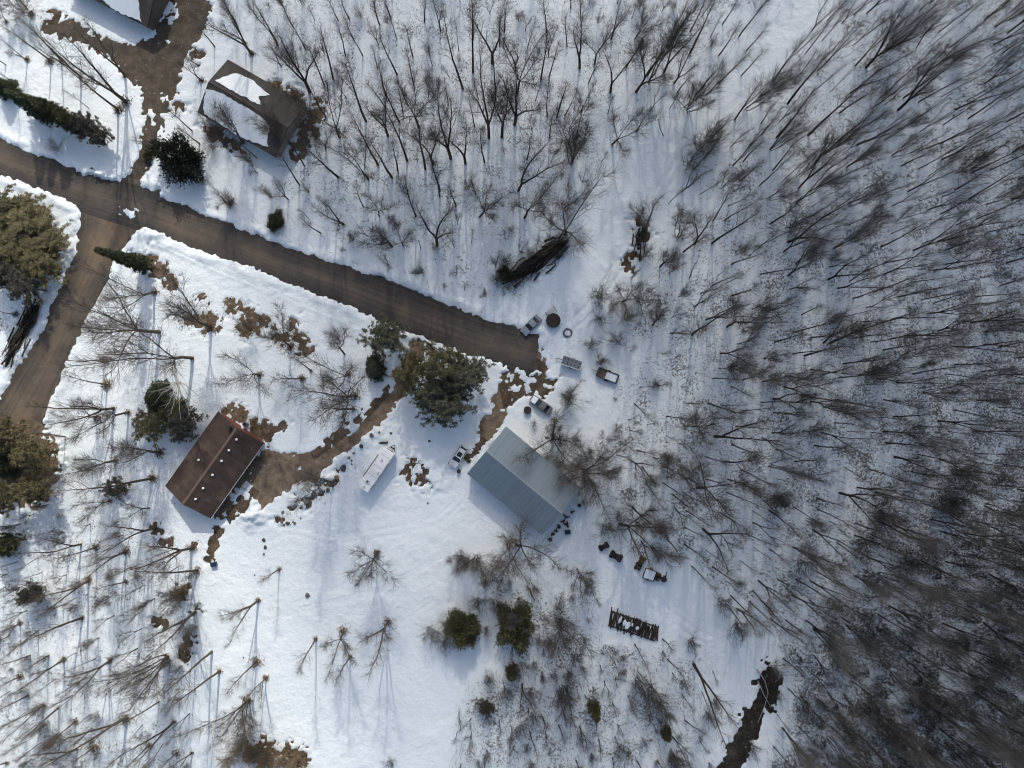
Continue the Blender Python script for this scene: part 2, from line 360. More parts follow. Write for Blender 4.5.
def ground_fields(x, y):
    """snow height and melt field (negative = bare ground shows)"""
    x = np.asarray(x, float); y = np.asarray(y, float)
    n1 = fbm(x, y, 3.0, 1, 4); n2 = fbm(x, y, 1.1, 5, 3); nbig = fbm(x, y, 28, 9, 3); n3 = vnoise(x / 0.6, y / 0.6, 71)
    m = np.full(x.shape, 50.0); droad = np.full(x.shape, 50.0)
    for k, (pl, amp, sc, mt, patch) in DIRT.items():
        d = sdf(x, y, DW[k])
        if k in ('main_road', 'side_road'): droad = np.minimum(droad, d)
        dd = d + amp * 1.3 * fbm(x, y, sc, len(k), 4) + (0.2 if k in ('main_road', 'side_road') else 0.5 if k == 'house_driveway' else 1.0) * n3 + (0 if k in ('main_road', 'side_road', 'house_driveway') else 0.7) * n2
        if patch: dd = np.maximum(dd, patch * 2.2 * (n1 - 0.42 + 0.25 * (1 - patch) * -1.0))
        m = np.minimum(m, dd)
    for b in BW:
        cx, cy = b.mean(0); near = np.hypot(x - cx, y - cy) < 9 + np.hypot(*(b - b.mean(0)).T).max()
        if near.any():
            mm = m[near]; m[near] = np.minimum(mm, sdf(x[near], y[near], b) * 0.8 + 1.7 * n1[near] + 2.4 * n2[near] + 1.9 * n3[near] + 0.10)
    for tpts, w in TW:
        m = np.minimum(m, seg_dist(x, y, tpts) - w + 1.1 * n2 + 0.9 * n3)
    m = m + 0.45 * n3 * (m < 2)
    h = 0.12 + 0.09 * n1 + 0.06 * n2 + 0.03 * n3
    far = sstep(0, 9, droad)
    h = h + far * (0.5 * nbig)
    h = h + 0.34 * np.exp(-((droad - 1.1) / 0.85) ** 2) * (0.6 + 1.2 * n1)       # ploughed bank
    for pts, g, d in RW:
        q = seg_dist(x, y, pts)
        h = h - d * (np.exp(-((q - g) / 0.28) ** 2)) * (1 + 1.2 * n2)
    for bx, by, r, a in BUMPS:
        wx, wy = W2(bx, by); h = h + a * np.exp(-((x - wx) ** 2 + (y - wy) ** 2) / (r * r)) * (1 + (1.5 if r < 5 else 0) * n2)
    h = np.maximum(h, 0.05)
    ditch = sdf(x, y, DW['ditch'])
    for ix, iy, rx, ry, rot in ISLES:
        wx, wy = W2(ix, iy); dx = x - wx; dy = y - wy; near = np.hypot(dx, dy) < 4
        if near.any():
            c_, s_ = math.cos(-rot), math.sin(-rot); a_ = dx[near] * c_ - dy[near] * s_; b_ = dx[near] * s_ + dy[near] * c_
            q = 1 - np.hypot(a_ / (rx * PX), b_ / (ry * PX)); e = 0.7 * q + 1.9 * n2[near] + 0.5 * n1[near] + 0.6 * n3[near]; h[near] = np.where((e > m[near]) & (m[near] < 0.3), 0.03, h[near]); m[near] = np.maximum(m[near], e)
    t = sstep(-0.16, 0.2, m)
    return -0.12 * (1 - t) + (h + 0.06) * t, m

def gz(x, y):
    h, m = ground_fields(np.array([x]), np.array([y])); return float(max(h[0], 0.0))

def axis(fine_lo, fine_hi, step, far):
    a = np.arange(fine_lo, fine_hi + 1e-6, step); lo = []; v = fine_lo; s = step
    while v > -far: s *= 1.5; v -= s; lo.append(v)
    hi = []; v = fine_hi; s = step
    while v < far: s *= 1.5; v += s; hi.append(v)
    return np.concatenate([np.array(lo[::-1]), a, np.array(hi)])

def build_ground():
    ax = axis(-105, 105, 0.30, 2500); ay = axis(-79.5, 79.5, 0.30, 2500)
    X, Y = np.meshgrid(ax, ay); nx, ny = len(ax), len(ay)
    x = X.ravel(); y = Y.ravel()
    h, m = ground_fields(x, y)
    i = np.arange(nx * ny).reshape(ny, nx)
    f = np.stack([i[:-1, :-1], i[:-1, 1:], i[1:, 1:], i[1:, :-1]], -1).reshape(-1, 4)
    o = mesh_obj('snowy_ground', np.stack([x, y, h], 1), f, M['snow'], smooth=True)
    lit = np.full(x.shape, 0.06)
    for k, z in ZW.items():
        d = sdf(x, y, z); lit = np.maximum(lit, LIT_LVL[k] * sstep(5, -5, d + 4 * fbm(x, y, 9, 3, 3)))
    lit = lit + 0.30 * sstep(40, 115, x - 0.5 * (y + 20)) * sstep(0, 6, -sdf(x, y, ZW['right']))
    lit = np.maximum(lit, np.where(m < 4, 0.78 * np.exp(-np.maximum(m, 0) / 0.55), 0))
    for b in BW:
        cx, cy = b.mean(0); lit = np.maximum(lit, 0.35 * np.exp(-(((x - cx) ** 2 + (y - cy) ** 2) / 20)))
    a = o.data.attributes.new('litter', 'FLOAT', 'POINT'); a.data.foreach_set('value', lit.astype(np.float32))
    tag(o, 'white snow cover with ruts, melted edges and scattered debris', kind='structure')
    return o
build_ground()

def resample(p, n):
    p = np.array(p, float); d = np.r_[0, np.cumsum(np.hypot(*np.diff(p, axis=0).T))]
    t = np.linspace(0, d[-1], n); return np.stack([np.interp(t, d, p[:, 0]), np.interp(t, d, p[:, 1])], 1)

def road_strip(name, a, b, mat, z, label):
    n = 60; A = resample(P2(a), n); B = resample(P2(b), n)
    mid = (A + B) / 2; L = np.r_[0, np.cumsum(np.hypot(*np.diff(mid, axis=0).T))]
    us = np.linspace(-0.12, 1.12, 12); v = []; uv = []
    for i in range(n):
        for u in us:
            p = A[i] * (1 - u) + B[i] * u; v.append((p[0], p[1], z)); uv.append((u, L[i]))
    k = len(us); f = [(i * k + j, i * k + j + 1, (i + 1) * k + j + 1, (i + 1) * k + j) for i in range(n - 1) for j in range(k - 1)]
    o = mesh_obj(name, v, f, mat); l = o.data.uv_layers.new(name='UVMap')
    for p in o.data.loops: l.data[p.index].uv = uv[p.vertex_index]
    tag(o, label, kind='structure'); return o
road_strip('main_road', ROAD_N, ROAD_S, M['road'], 0.040, 'brown sanded asphalt road crossing from left edge to barn drive')
road_strip('side_road', SIDE_L, SIDE_R, M['side_road'], 0.034, 'worn brown side road branching to the lower left edge')

def sheet(name, pts, mat, z, grow, label):
    p = np.array(pts); c = p.mean(0)
    area = sum(p[i][0] * p[(i + 1) % len(p)][1] - p[(i + 1) % len(p)][0] * p[i][1] for i in range(len(p)))
    sg = 1 if area > 0 else -1; q = []
    for i in range(len(p)):
        t = p[(i + 1) % len(p)] - p[i - 1]; t = t / (np.hypot(*t) + 1e-9)
        q.append(p[i] + grow * sg * np.array([t[1], -t[0]]))
    bm = bmesh.new(); f = bm.faces.new([bm.verts.new((a, b, z)) for a, b in q])
    if f.calc_area() > 0:
        bmesh.ops.triangulate(bm, faces=[f])
    o = bm_obj(name, bm, mat)
    for pl in o.data.polygons:
        if pl.normal.z < 0: pl.flip()
    tag(o, label, kind='structure'); return o
for i, (k, lab) in enumerate([('upper_driveway', 'dark gravel driveway of the houses at top left'), ('house_driveway', 'brown gravel driveway and parking pad of the brown-roofed house'),
                              ('barn_driveway', 'brown dirt drive beside the big pines leading to the barn'), ('muddy_yard', 'patchy muddy yard between road end and barn'), ('ditch', 'dark bare ditch at the lower right')]):
    sheet(k, DW[k], M[DIRT[k][3]], 0.004 + 0.004 * i, 1.4 if k != 'ditch' else 1.8, lab)
for i, b in enumerate(BW):
    sheet('bare_earth', b, M['litter'] if i < 22 else M['soil'], 0.048 + 0.0035 * (i % 5), 0.7, 'patch of bare brown earth and leaves melted out of the snow')
for i, (t, w) in enumerate(TW):
    p = resample(t, 14); d = np.gradient(p, axis=0); d /= np.hypot(d[:, 0], d[:, 1])[:, None]
    nrm = np.stack([-d[:, 1], d[:, 0]], 1) * (w + 0.5)
    A = p + nrm; B = p - nrm; n = len(p)
    o = mesh_obj('worn_trail', [(a[0], a[1], 0.070 + 0.0035 * (i % 4)) for a in A] + [(a[0], a[1], 0.070 + 0.0035 * (i % 4)) for a in B], [(j, j + 1, n + j + 1, n + j) for j in range(n - 1)], M['soil'])
    for pl in o.data.polygons:
        if pl.normal.z < 0: pl.flip()
    tag(o, 'narrow brown trail worn through the snow', kind='structure')
# ------------------------------------------------------------------ cloud drifting in front of the sun (shades the right-hand woods)
def build_cloud():
    zc = 520.0; off = zc / math.tan(math.radians(SUN_EL))
    edge = P2([(150, -900), (170, -100), (215, 60), (300, 200), (345, 330), (345, 450), (390, 560), (440, 768), (480, 1000), (600, 1900), (3200, 1900), (3200, -900)])
    gx = np.linspace(-130, 520, 90); gy = np.linspace(-320, 260, 80)
    X, Y = np.meshgrid(gx, gy); d = -sdf(X, Y, edge)
    T = 48 * sstep(-8, 40, d + 16 * fbm(X, Y, 70, 21, 3)) * (0.92 + 0.30 * fbm(X, Y, 45, 31, 3)) + 24 * sstep(35, 150, d - 0.35 * (Y + 20))
    bord = np.minimum(np.minimum(X - gx[0], gx[-1] - X), np.minimum(Y - gy[0], gy[-1] - Y)); T = T * sstep(0, 40, bord) + 1.2
    nx, ny = len(gx), len(gy)
    top = np.stack([X.ravel(), Y.ravel() + off, zc + 0.65 * T.ravel()], 1); bot = np.stack([X.ravel(), Y.ravel() + off, zc - 0.35 * T.ravel()], 1)
    i = np.arange(nx * ny).reshape(ny, nx); q = np.stack([i[:-1, :-1], i[:-1, 1:], i[1:, 1:], i[1:, :-1]], -1).reshape(-1, 4)
    n = nx * ny; faces = [tuple(a) for a in q] + [tuple(a[::-1] + n) for a in q]
    ring = list(i[0, :]) + list(i[1:, -1]) + list(i[-1, -2::-1]) + list(i[-2:0:-1, 0])
    for a, b in zip(ring, ring[1:] + ring[:1]): faces.append((b, a, a + n, b + n))
    t = NT('cloud_vapour'); t.t.nodes.remove(t.b)
    v = t.n('ShaderNodeVolumePrincipled'); v.inputs['Color'].default_value = (0.97, 0.97, 0.98, 1); v.inputs['Density'].default_value = 0.0135; v.inputs['Anisotropy'].default_value = 0.4
    t.l(v.outputs[0], t.t.nodes['Material Output'].inputs['Volume'])
    o = mesh_obj('cloud', np.concatenate([top, bot]), faces, t.m, smooth=True)
    tag(o, 'thin cloud bank drifting before the sun', kind='structure')
build_cloud()

# ------------------------------------------------------------------ buildings
def mat_shingle(name, a, b, c):
    t = NT(name); co = t.coord()
    br = t.n('ShaderNodeTexBrick'); br.inputs['Scale'].default_value = 1.0; br.inputs['Brick Width'].default_value = 0.45; br.inputs['Row Height'].default_value = 0.16
    br.inputs['Mortar Size'].default_value = 0.012; t.l(co, br.inputs['Vector'])
    br.inputs['Color1'].default_value = (0.7, 0.7, 0.7, 1); br.inputs['Color2'].default_value = (1, 1, 1, 1); br.inputs['Mortar'].default_value = (0.45, 0.45, 0.45, 1)
    st = t.n('ShaderNodeMapping'); st.inputs['Scale'].default_value = (0.8, 0.12, 0.12); t.l(co, st.inputs[0])
    f = t.math('ADD', t.math('MULTIPLY', t.noise(0.35, 5, 0.65, co), 0.6), t.math('MULTIPLY', t.noise(1.2, 4, 0.6, st.outputs[0]), 0.4))
    col = t.ramp(f, [(0.35, a), (0.52, b), (0.68, c)])
    col = t.mix(0.55, col, br.outputs['Color'], 'MULTIPLY')
    t.bump(t.noise(9, 3, 0.6, co), 0.3, 0.02)
    return t.out(col, 0.9, 0, 0.2)
M['shingle_brown'] = mat_shingle('brown_shingles', (0.050, 0.036, 0.031), (0.078, 0.056, 0.047), (0.135, 0.095, 0.075))
M['shingle_grey'] = mat_shingle('grey_shingles', (0.058, 0.053, 0.048), (0.085, 0.079, 0.072), (0.115, 0.107, 0.098))
M['shingle_dark'] = mat_shingle('dark_shingles', (0.06, 0.052, 0.048), (0.085, 0.075, 0.068), (0.12, 0.105, 0.095))
M['ridge'] = simple('ridge_tiles', (0.17, 0.115, 0.088), 0.2, 2)
def mat_metal_roof():
    t = NT('galvanised_roof'); co = t.coord(); mp = t.mapped((1.6, 0.10, 0.10))
    f = t.math('ADD', t.math('MULTIPLY', t.noise(1.0, 5, 0.65, mp), 0.6), t.math('MULTIPLY', t.noise(0.25, 5, 0.6, co), 0.4))
    col = t.ramp(f, [(0.35, (0.160, 0.208, 0.240)), (0.5, (0.182, 0.234, 0.268)), (0.66, (0.206, 0.260, 0.290))])
    oi = t.n('ShaderNodeObjectInfo').outputs['Random']; v = t.n('ShaderNodeMapRange'); t.l(oi, v.inputs[0]); v.inputs[3].default_value = 0.965; v.inputs[4].default_value = 1.03
    cm = t.n('ShaderNodeCombineColor')
    for i in range(3): t.l(v.outputs[0], cm.inputs[i])
    return t.out(t.mix(1.0, col, cm.outputs[0], 'MULTIPLY'), t.ramp(f, [(0.3, (0.55,) * 3), (0.7, (0.38,) * 3)]), 0.2, 0.4)
M['metal_roof'] = mat_metal_roof()
M['metal_trim'] = simple('metal_trim', (0.245, 0.29, 0.32), 0.08, 1.0, 0.45, 0.3, 0.5)
M['siding_red'] = simple('red_brown_siding', (0.16, 0.055, 0.04), 0.2, 1.5)
M['siding_tan'] = simple('tan_siding', (0.34, 0.29, 0.23), 0.12, 1.0)
M['siding_metal'] = simple('grey_metal_siding', (0.34, 0.36, 0.37), 0.10, 1.0, 0.5, 0.2)
M['siding_plum'] = simple('dark_plum_siding', (0.055, 0.04, 0.042), 0.2, 1.0)
M['siding_umber'] = simple('umber_siding', (0.13, 0.105, 0.085), 0.2, 1.0)
M['white'] = simple('white_paint', (0.78, 0.78, 0.77), 0.05, 1.5, 0.5)
M['offwhite'] = simple('rv_shell', (0.86, 0.86, 0.85), 0.06, 0.8, 0.35, 0, 0.5)
M['glass'] = simple('dark_glass', (0.015, 0.018, 0.022), 0.2, 1.0, 0.08, 0, 0.6)
M['black'] = simple('black_plastic', (0.018, 0.018, 0.019), 0.3, 2.0, 0.5)
M['rubber'] = simple('tyre_rubber', (0.016, 0.016, 0.016), 0.2, 4.0, 0.9)
M['steel'] = simple('weathered_steel', (0.22, 0.22, 0.22), 0.25, 3.0, 0.5, 0.5)
M['rust'] = simple('rusty_iron', (0.11, 0.06, 0.035), 0.45, 3.0, 0.9)
M['dark_iron'] = simple('dark_machinery', (0.035, 0.032, 0.032), 0.4, 3.0, 0.7)
M['log'] = simple('log_bark', (0.046, 0.037, 0.030), 0.45, 2.5, 0.95, objvar=0.4)
M['log_end'] = simple('cut_wood', (0.36, 0.26, 0.16), 0.25, 4, 0.9)
M['plank'] = simple('weathered_plank', (0.20, 0.16, 0.12), 0.3, 2.5, 0.9, objvar=0.3)
M['rock'] = simple('field_stone', (0.12, 0.115, 0.115), 0.45, 2.2, 0.95, bump=0.5, objvar=0.45)
M['rock_tan'] = simple('tan_stone', (0.30, 0.22, 0.11), 0.3, 2.2, 0.95)
M['pure_snow'] = simple('settled_snow', (0.80, 0.862, 0.882), 0.03, 1.2, 0.65, bump=0.35)
M['car_white'] = simple('white_car_paint', (0.70, 0.71, 0.72), 0.04, 1.0, 0.25, 0.0, 0.5)
M['car_silver'] = simple('silver_car_paint', (0.30, 0.33, 0.37), 0.05, 1.0, 0.3, 0.3, 0.5)
M['car_grey'] = simple('dusty_grey_car_paint', (0.17, 0.18, 0.175), 0.15, 1.0, 0.35, 0.2, 0.5)
M['blue_bin'] = simple('navy_plastic', (0.02, 0.035, 0.07), 0.2, 2, 0.5)
M['lamp'] = simple('clear_lamp', (0.6, 0.6, 0.58), 0.1, 3, 0.2)
M['red_lamp'] = simple('red_lamp', (0.35, 0.02, 0.02), 0.1, 3, 0.2)
M['tarp'] = simple('grey_blue_tarp', (0.16, 0.19, 0.21), 0.25, 1.5, 0.6)
M['brown_cover'] = simple('dark_brown_cover', (0.045, 0.035, 0.03), 0.3, 1.5, 0.8)

def gable(name, label, p0, p1, p2, p3, eave, rise, over, roof_mat, wall_mat, trim_mat, ridge_mat, wins=(), panels=0, gutter=None):
    """p0>p1 one eave, p3>p2 the other (photo pixels at eave height); returns (root, to_local)"""
    q = [np.array(W2(*p, eave)) for p in (p0, p1, p2, p3)]
    c = sum(q) / 4; ux = (q[1] - q[0]) + (q[2] - q[3]); L = np.hypot(*ux) / 2; ux = ux / np.hypot(*ux)
    uy = np.array([-ux[1], ux[0]]); Wd = (abs(np.dot(q[0] - q[3], uy)) + abs(np.dot(q[1] - q[2], uy))) / 2
    root = empty(name, (c[0], c[1], 0.0), math.atan2(ux[1], ux[0])); tag(root, label, 'barn' if 'barn' in name else 'house')
    hl, hw = L / 2, Wd / 2; wl, ww = hl - over * 0.8, hw - over; pitch = math.atan2(rise, hw)
    wz = eave + rise * over / hw - 0.05
    tk = 0.14
    # walls as one closed pentagonal prism shell
    v = []
    for sx in (-1, 1):
        v += [(sx * wl, -ww, -0.3), (sx * wl, ww, -0.3), (sx * wl, ww, wz - tk), (sx * wl, 0, wz - tk + rise * ww / hw), (sx * wl, -ww, wz - tk)]
    mesh_obj('wall', v, [(0, 1, 2, 3, 4)[::-1], (5, 6, 7, 8, 9), (0, 5, 9, 4)[::-1], (1, 6, 7, 2), (0, 1, 6, 5)], wall_mat, root)
    sl = math.hypot(hw, rise)
    for s in (-1, 1):
        def rp(x, d, up):   # point on slope: d from ridge along slope
            y = s * d * math.cos(pitch) + s * up * math.sin(pitch); z = eave + rise - d * math.sin(pitch) + up * math.cos(pitch)
            return (x, y, z)
        def slab(nm, x0, x1, d0, d1, u0, u1, mat, par):
            vv = [rp(x, d, u) for u in (u0, u1) for x, d in ((x0, d0), (x1, d0), (x1, d1), (x0, d1))]
            bm = bmesh.new(); vs = [bm.verts.new(a) for a in vv]
            for f in ((0, 1, 2, 3), (4, 5, 6, 7), (0, 1, 5, 4), (1, 2, 6, 5), (2, 3, 7, 6), (3, 0, 4, 7)): bm.faces.new([vs[k] for k in f])
            return bm_obj(nm, bm, mat, par)
        ro = slab('roof_slope', -hl, hl, 0.0, sl, -tk, 0.0, roof_mat, root)
        if panels:
            step = 2 * hl / panels
            for i in range(panels):
                x0 = -hl + i * step
                slab('roof_panel', x0 + 0.015, x0 + step - 0.06, 0.05, sl + 0.06, 0.004, 0.03, roof_mat, ro)
                slab('roof_seam', x0 + step - 0.06, x0 + step + 0.01, 0.05, sl + 0.05, 0.004, 0.085, trim_mat, ro)
        slab('fascia', -hl - 0.02, hl + 0.02, sl + 0.002, sl + 0.07, -tk - 0.08, 0.015 if not panels else -0.02, gutter if (gutter and s < 0) else trim_mat, root)
        for sx in (-1, 1):
            x0 = sx * (hl + 0.004); x1 = sx * (hl + 0.09)
            slab('barge_board', min(x0, x1), max(x0, x1), 0.03, sl + 0.03, -tk - 0.06, 0.012, trim_mat, root)
    bm = bmesh.new()
    z0 = eave + rise + 0.02
    vs = [bm.verts.new((x, y, z)) for x in (-hl - 0.03, hl + 0.03) for y, z in ((-0.22, z0 - 0.22 * math.tan(pitch) + 0.02), (0, z0 + 0.05), (0.22, z0 - 0.22 * math.tan(pitch) + 0.02))]
    for f in ((0, 1, 4, 3), (1, 2, 5, 4), (0, 3, 5, 2), (0, 2, 1), (3, 4, 5)): bm.faces.new([vs[k] for k in f])
    bm_obj('ridge_cap', bm, ridge_mat, root)
    for (sd, x, z, w, h, what) in wins:     # sd: -1 / +1 long walls
        y = sd * (ww + 0.03)
        if what == 'window':
            f = box('window', (x, y, z), (w, 0.05, h), M['glass'], root)
            for dx in (-w / 2, w / 2): box('frame', (x + dx, y + sd * 0.03, z), (0.09, 0.07, h + 0.1), M['white'], f)
            box('sill', (x, y + sd * 0.07, z - h / 2 - 0.05), (w + 0.2, 0.16, 0.06), M['white'], f)
        else:
            f = box('door', (x, y, z), (w, 0.06, h), M['white'] if what == 'door' else M['metal_trim'], root)
            box('handle', (x + w * 0.4, y + sd * 0.06, z), (0.05, 0.06, 0.14), M['steel'], f)
    def to_local(px, py, h):
        d = np.array(W2(px, py, h)) - c; return float(np.dot(d, ux)), float(np.dot(d, uy))
    def roof_z(x, y): return eave + rise * (1 - abs(y) / hw)
    return root, to_local, roof_z, (hl, hw, pitch, wl, ww)

def snow_slab(root, to_local, roof_z, pts, h, thick=0.16, seed=1):
    rng = random.Random(seed); P = [to_local(a, b, h) for a, b in pts]; Q = []
    for i in range(len(P)):
        a = P[i]; b = P[(i + 1) % len(P)]; L = math.dist(a, b); k = max(2, int(L / 0.45))
        for j in range(k):
            t = j / k; Q.append((a[0] + (b[0] - a[0]) * t + rng.uniform(-.13, .13), a[1] + (b[1] - a[1]) * t + rng.uniform(-.13, .13)))
    cx = sum(q[0] for q in Q) / len(Q); cy = sum(q[1] for q in Q) / len(Q)
    bm = bmesh.new()
    lo = [bm.verts.new((x, y, roof_z(x, y) + 0.01)) for x, y in Q]
    hi = [bm.verts.new((x + (cx - x) * 0.012, y + (cy - y) * 0.012, roof_z(x, y) + thick * rng.uniform(0.8, 1.1))) for x, y in Q]
    n = len(Q)
    for i in range(n): bm.faces.new((lo[i], lo[(i + 1) % n], hi[(i + 1) % n], hi[i]))
    bmesh.ops.triangulate(bm, faces=[bm.faces.new(hi)])
    return bm_obj('snow_slab', bm, M['pure_snow'], root)

# ranch house with the long brown roof
r, tl, rz_, (hl, hw, pitch, wl, ww) = gable('ranch_house', 'long house with a weathered brown shingle roof and a row of white roof vents',
    (165.1, 487.1), (216.9, 412.8), (264.8, 442.8), (211.4, 517.0), 2.7, 2.3, 0.45, M['shingle_brown'], M['siding_red'], M['siding_plum'], M['ridge'],
    wins=[(-1, -5.5, 1.5, 1.6, 1.1, 'window'), (-1, -2.5, 1.5, 1.3, 1.1, 'window'), (-1, 1.0, 1.05, 1.0, 2.1, 'door'), (-1, 4.2, 1.5, 2.0, 1.2, 'window'), (1, -4, 1.5, 1.4, 1.1, 'window'), (1, 3, 1.5, 1.4, 1.1, 'window')], gutter=M['white'])
for zx, zy in ((533, 271), (491, 330), (451, 388), (401, 465), (349, 538), (308, 598), (317, 385)):
    x, y = tl(140 + zx / 5.4875, 390 + zy / 5.4875, 4.4); z = rz_(x, y)
    vt = cyl('roof_vent', (x, y, z + 0.12), 0.17, 0.30, M['white'], r, seg=12)
    cyl('vent_cap', (x, y, z + 0.30), 0.24, 0.06, M['white'], vt, seg=12, r2=0.15)
x, y = tl(140 + 497 / 5.4875, 390 + 207 / 5.4875, 4.8); ch = box('chimney', (x, y, rz_(x, y) + 0.25), (0.55, 0.4, 0.9), M['siding_plum'], r)
box('chimney_cap', (x, y, rz_(x, y) + 0.73), (0.65, 0.5, 0.06), M['black'], ch)

def thing(name, label, cat, px, py, rz=0.0, group=None, z=None, h=0.0):
    x, y = W2(px, py, h); o = empty(name, (x, y, gz(x, y) if z is None else z), rz); tag(o, label, cat, group); return o

HA = r.rotation_euler[2]
st = thing('porch_steps', 'small dark porch deck with white steps beside the brown-roofed house', 'porch', 245.0, 483.5, HA, z=0.0)
box('deck', (0, 0.9, 0.55), (2.6, 1.5, 0.10), M['plank'], st)
for sx in (-1.2, 1.2):
    for sy in (0.3, 1.5): box('post', (sx, sy, 0.45), (0.1, 0.1, 1.3), M['black'], st)
for i in range(4): box('step', (0, -0.05 - 0.28 * i, 0.42 - 0.12 * i), (1.5, 0.24, 0.05), M['white'], st)
for sx in (-0.8, 0.8): box('stringer', (sx, -0.45, 0.22), (0.06, 1.1, 0.4), M['plank'], st)
for sy in (1.62,): box('rail', (0, sy, 1.1), (2.5, 0.06, 0.08), M['black'], st)

dish = thing('air_conditioner', 'grey air conditioning unit at the gable end of the brown-roofed house', 'air conditioner', 246.5, 424, HA, z=0.0)
box('housing', (0, 0, 0.45), (0.9, 0.9, 0.9), M['steel'], dish, bev=0.05)
cyl('fan_grille', (0, 0, 0.915), 0.36, 0.03, M['black'], dish, seg=16)
tnk = thing('propane_tank', 'white propane tank against the gable end of the brown-roofed house', 'tank', 243.4, 428.6, HA, z=0.0)
bm = bmesh.new(); bmesh.ops.create_uvsphere(bm, u_segments=14, v_segments=8, radius=0.42); bmesh.ops.scale(bm, vec=(1.2, 1, 1.5), verts=bm.verts); bmesh.ops.translate(bm, vec=(0, 0, 0.66), verts=bm.verts)
bm_obj('vessel', bm, M['white'], tnk, True); cyl('valve_guard', (0, 0, 1.32), 0.12, 0.14, M['steel'], tnk); cyl('foot_ring', (0, 0, 0.08), 0.3, 0.16, M['steel'], tnk)

# metal barn
rb, tlb, rzb, (bl, bw, bp, bwl, bww) = gable('metal_barn', 'large barn with a blue-grey metal roof beside the dirt drive', (467.6, 473.7), (541.4, 534.6), (580.0, 487.8), (506.2, 426.9), 4.4, 2.3, 0.25,
    M['metal_roof'], M['siding_metal'], M['metal_trim'], M['metal_trim'], panels=21, wins=[(-1, -5, 1.6, 1.2, 0.9, 'window'), (-1, 2, 1.6, 1.2, 0.9, 'window'), (1, -3, 1.05, 1.0, 2.1, 'door'), (1, 4, 1.6, 1.2, 0.9, 'window')])
gd = box('garage_door', (-bwl - 0.04, -1.5, 1.7), (0.06, 4.0, 3.4), M['metal_trim'], rb)
for i in range(4): box('door_panel', (-bwl - 0.09, -1.5, 0.45 + i * 0.82), (0.05, 3.9, 0.76), M['white'], gd)
gd2 = box('garage_door', (bwl + 0.04, 1.0, 1.7), (0.06, 3.6, 3.2), M['metal_trim'], rb)

# grey roofed house with slipping snow
r2, tl2, rz2, _ = gable('grey_house', 'grey-roofed house with two slabs of snow, left of the upper wood', (198.6, 112.8), (276.5, 157.6), (305.0, 104.0), (227.4, 59.5), 3.0, 2.0, 0.45,
    M['shingle_grey'], M['siding_tan'], M['siding_plum'], M['shingle_grey'], wins=[(-1, -5, 1.6, 1.5, 1.1, 'window'), (-1, -1, 1.6, 1.5, 1.1, 'window'), (-1, 3.5, 1.05, 1.0, 2.1, 'door'), (-1, 6, 1.6, 1.4, 1.1, 'window'), (1, -3, 1.6, 1.4, 1.1, 'window'), (1, 3, 1.6, 1.4, 1.1, 'window')])
Z = lambda zx, zy: (180 + zx / 5.907, 40 + zy / 5.907)
snow_slab(r2, tl2, rz2, [Z(*p) for p in ((215, 247), (300, 192), (345, 190), (430, 235), (490, 290), (525, 322), (462, 333), (488, 396), (400, 350), (300, 300))], 4.2, seed=3)
snow_slab(r2, tl2, rz2, [Z(*p) for p in ((165, 298), (240, 318), (340, 375), (450, 437), (520, 490), (540, 530), (520, 575), (515, 632), (430, 600), (340, 560), (250, 505), (140, 432), (128, 400))], 3.7, seed=4)
x, y = tl2(*Z(700, 505), 3.0)
ap = box('porch_roof', (7.2, -1.6, 2.85), (2.6, 6.2, 0.10), M['metal_trim'], r2, Matrix.Rotation(0.05, 3, 'X'))
x, y = tl2(*Z(592, 596), 3.6); vt = cyl('roof_vent', (x, y, rz2(x, y) + 0.12), 0.12, 0.5, M['black'], r2)

# house cut by the top edge
D = np.array((147.0, 27.0)); u = np.array((-.886, -.463)); w = np.array((.463, -.886))
r3, tl3, rz3, _ = gable('snow_roofed_house', 'dark-trimmed house with snow on its roof, cut off by the top edge', tuple(D + 95 * u), tuple(D), tuple(D + 52 * w), tuple(D + 95 * u + 52 * w), 3.0, 2.2, 0.5,
    M['shingle_dark'], M['siding_umber'], M['siding_plum'], M['shingle_dark'], wins=[(-1, 3, 1.6, 1.5, 1.1, 'window'), (-1, 6, 1.6, 1.5, 1.1, 'window'), (-1, 0, 1.05, 1.0, 2.1, 'door')])
snow_slab(r3, tl3, rz3, [(99, -2), (114, 9), (139.5, 20.5), (140.5, 8), (140, -10), (96, -12)], 3.8, seed=5)
snow_slab(r3, tl3, rz3, [(60, -30), (80, -14), (96, -4), (94, -18), (80, -30)], 3.8, seed=6)

# ------------------------------------------------------------------ vehicles
def wheel(par, x, y, z, r=0.34, w=0.22):
    t = cyl('wheel', (x, y, z), r, w, M['rubber'], par, RX, 18)
    cyl('rim', (x, y + math.copysign(0.012, y), z), r * 0.62, w, M['steel'], t, RX, 12)

def loft(name, secs, mat, par, smooth=False):
    """secs: list of closed rings (same count) along x"""
    bm = bmesh.new(); rings = [[bm.verts.new(p) for p in s] for s in secs]; n = len(secs[0])
    for a, b in zip(rings, rings[1:]):
        for i in range(n): bm.faces.new((a[i], a[(i + 1) % n], b[(i + 1) % n], b[i]))
    bm.faces.new(rings[0]); bm.faces.new(rings[-1])
    return bm_obj(name, bm, mat, par, smooth)

def sec(x, hw, z0, z1, tuck=0.08):
    return [(x, -hw, z0), (x, -hw - 0.0, z1 - 0.16), (x, -hw + tuck, z1 - 0.03), (x, -hw + tuck * 2.6, z1), (x, hw - tuck * 2.6, z1), (x, hw - tuck, z1 - 0.03), (x, hw, z1 - 0.16), (x, hw, z0)]

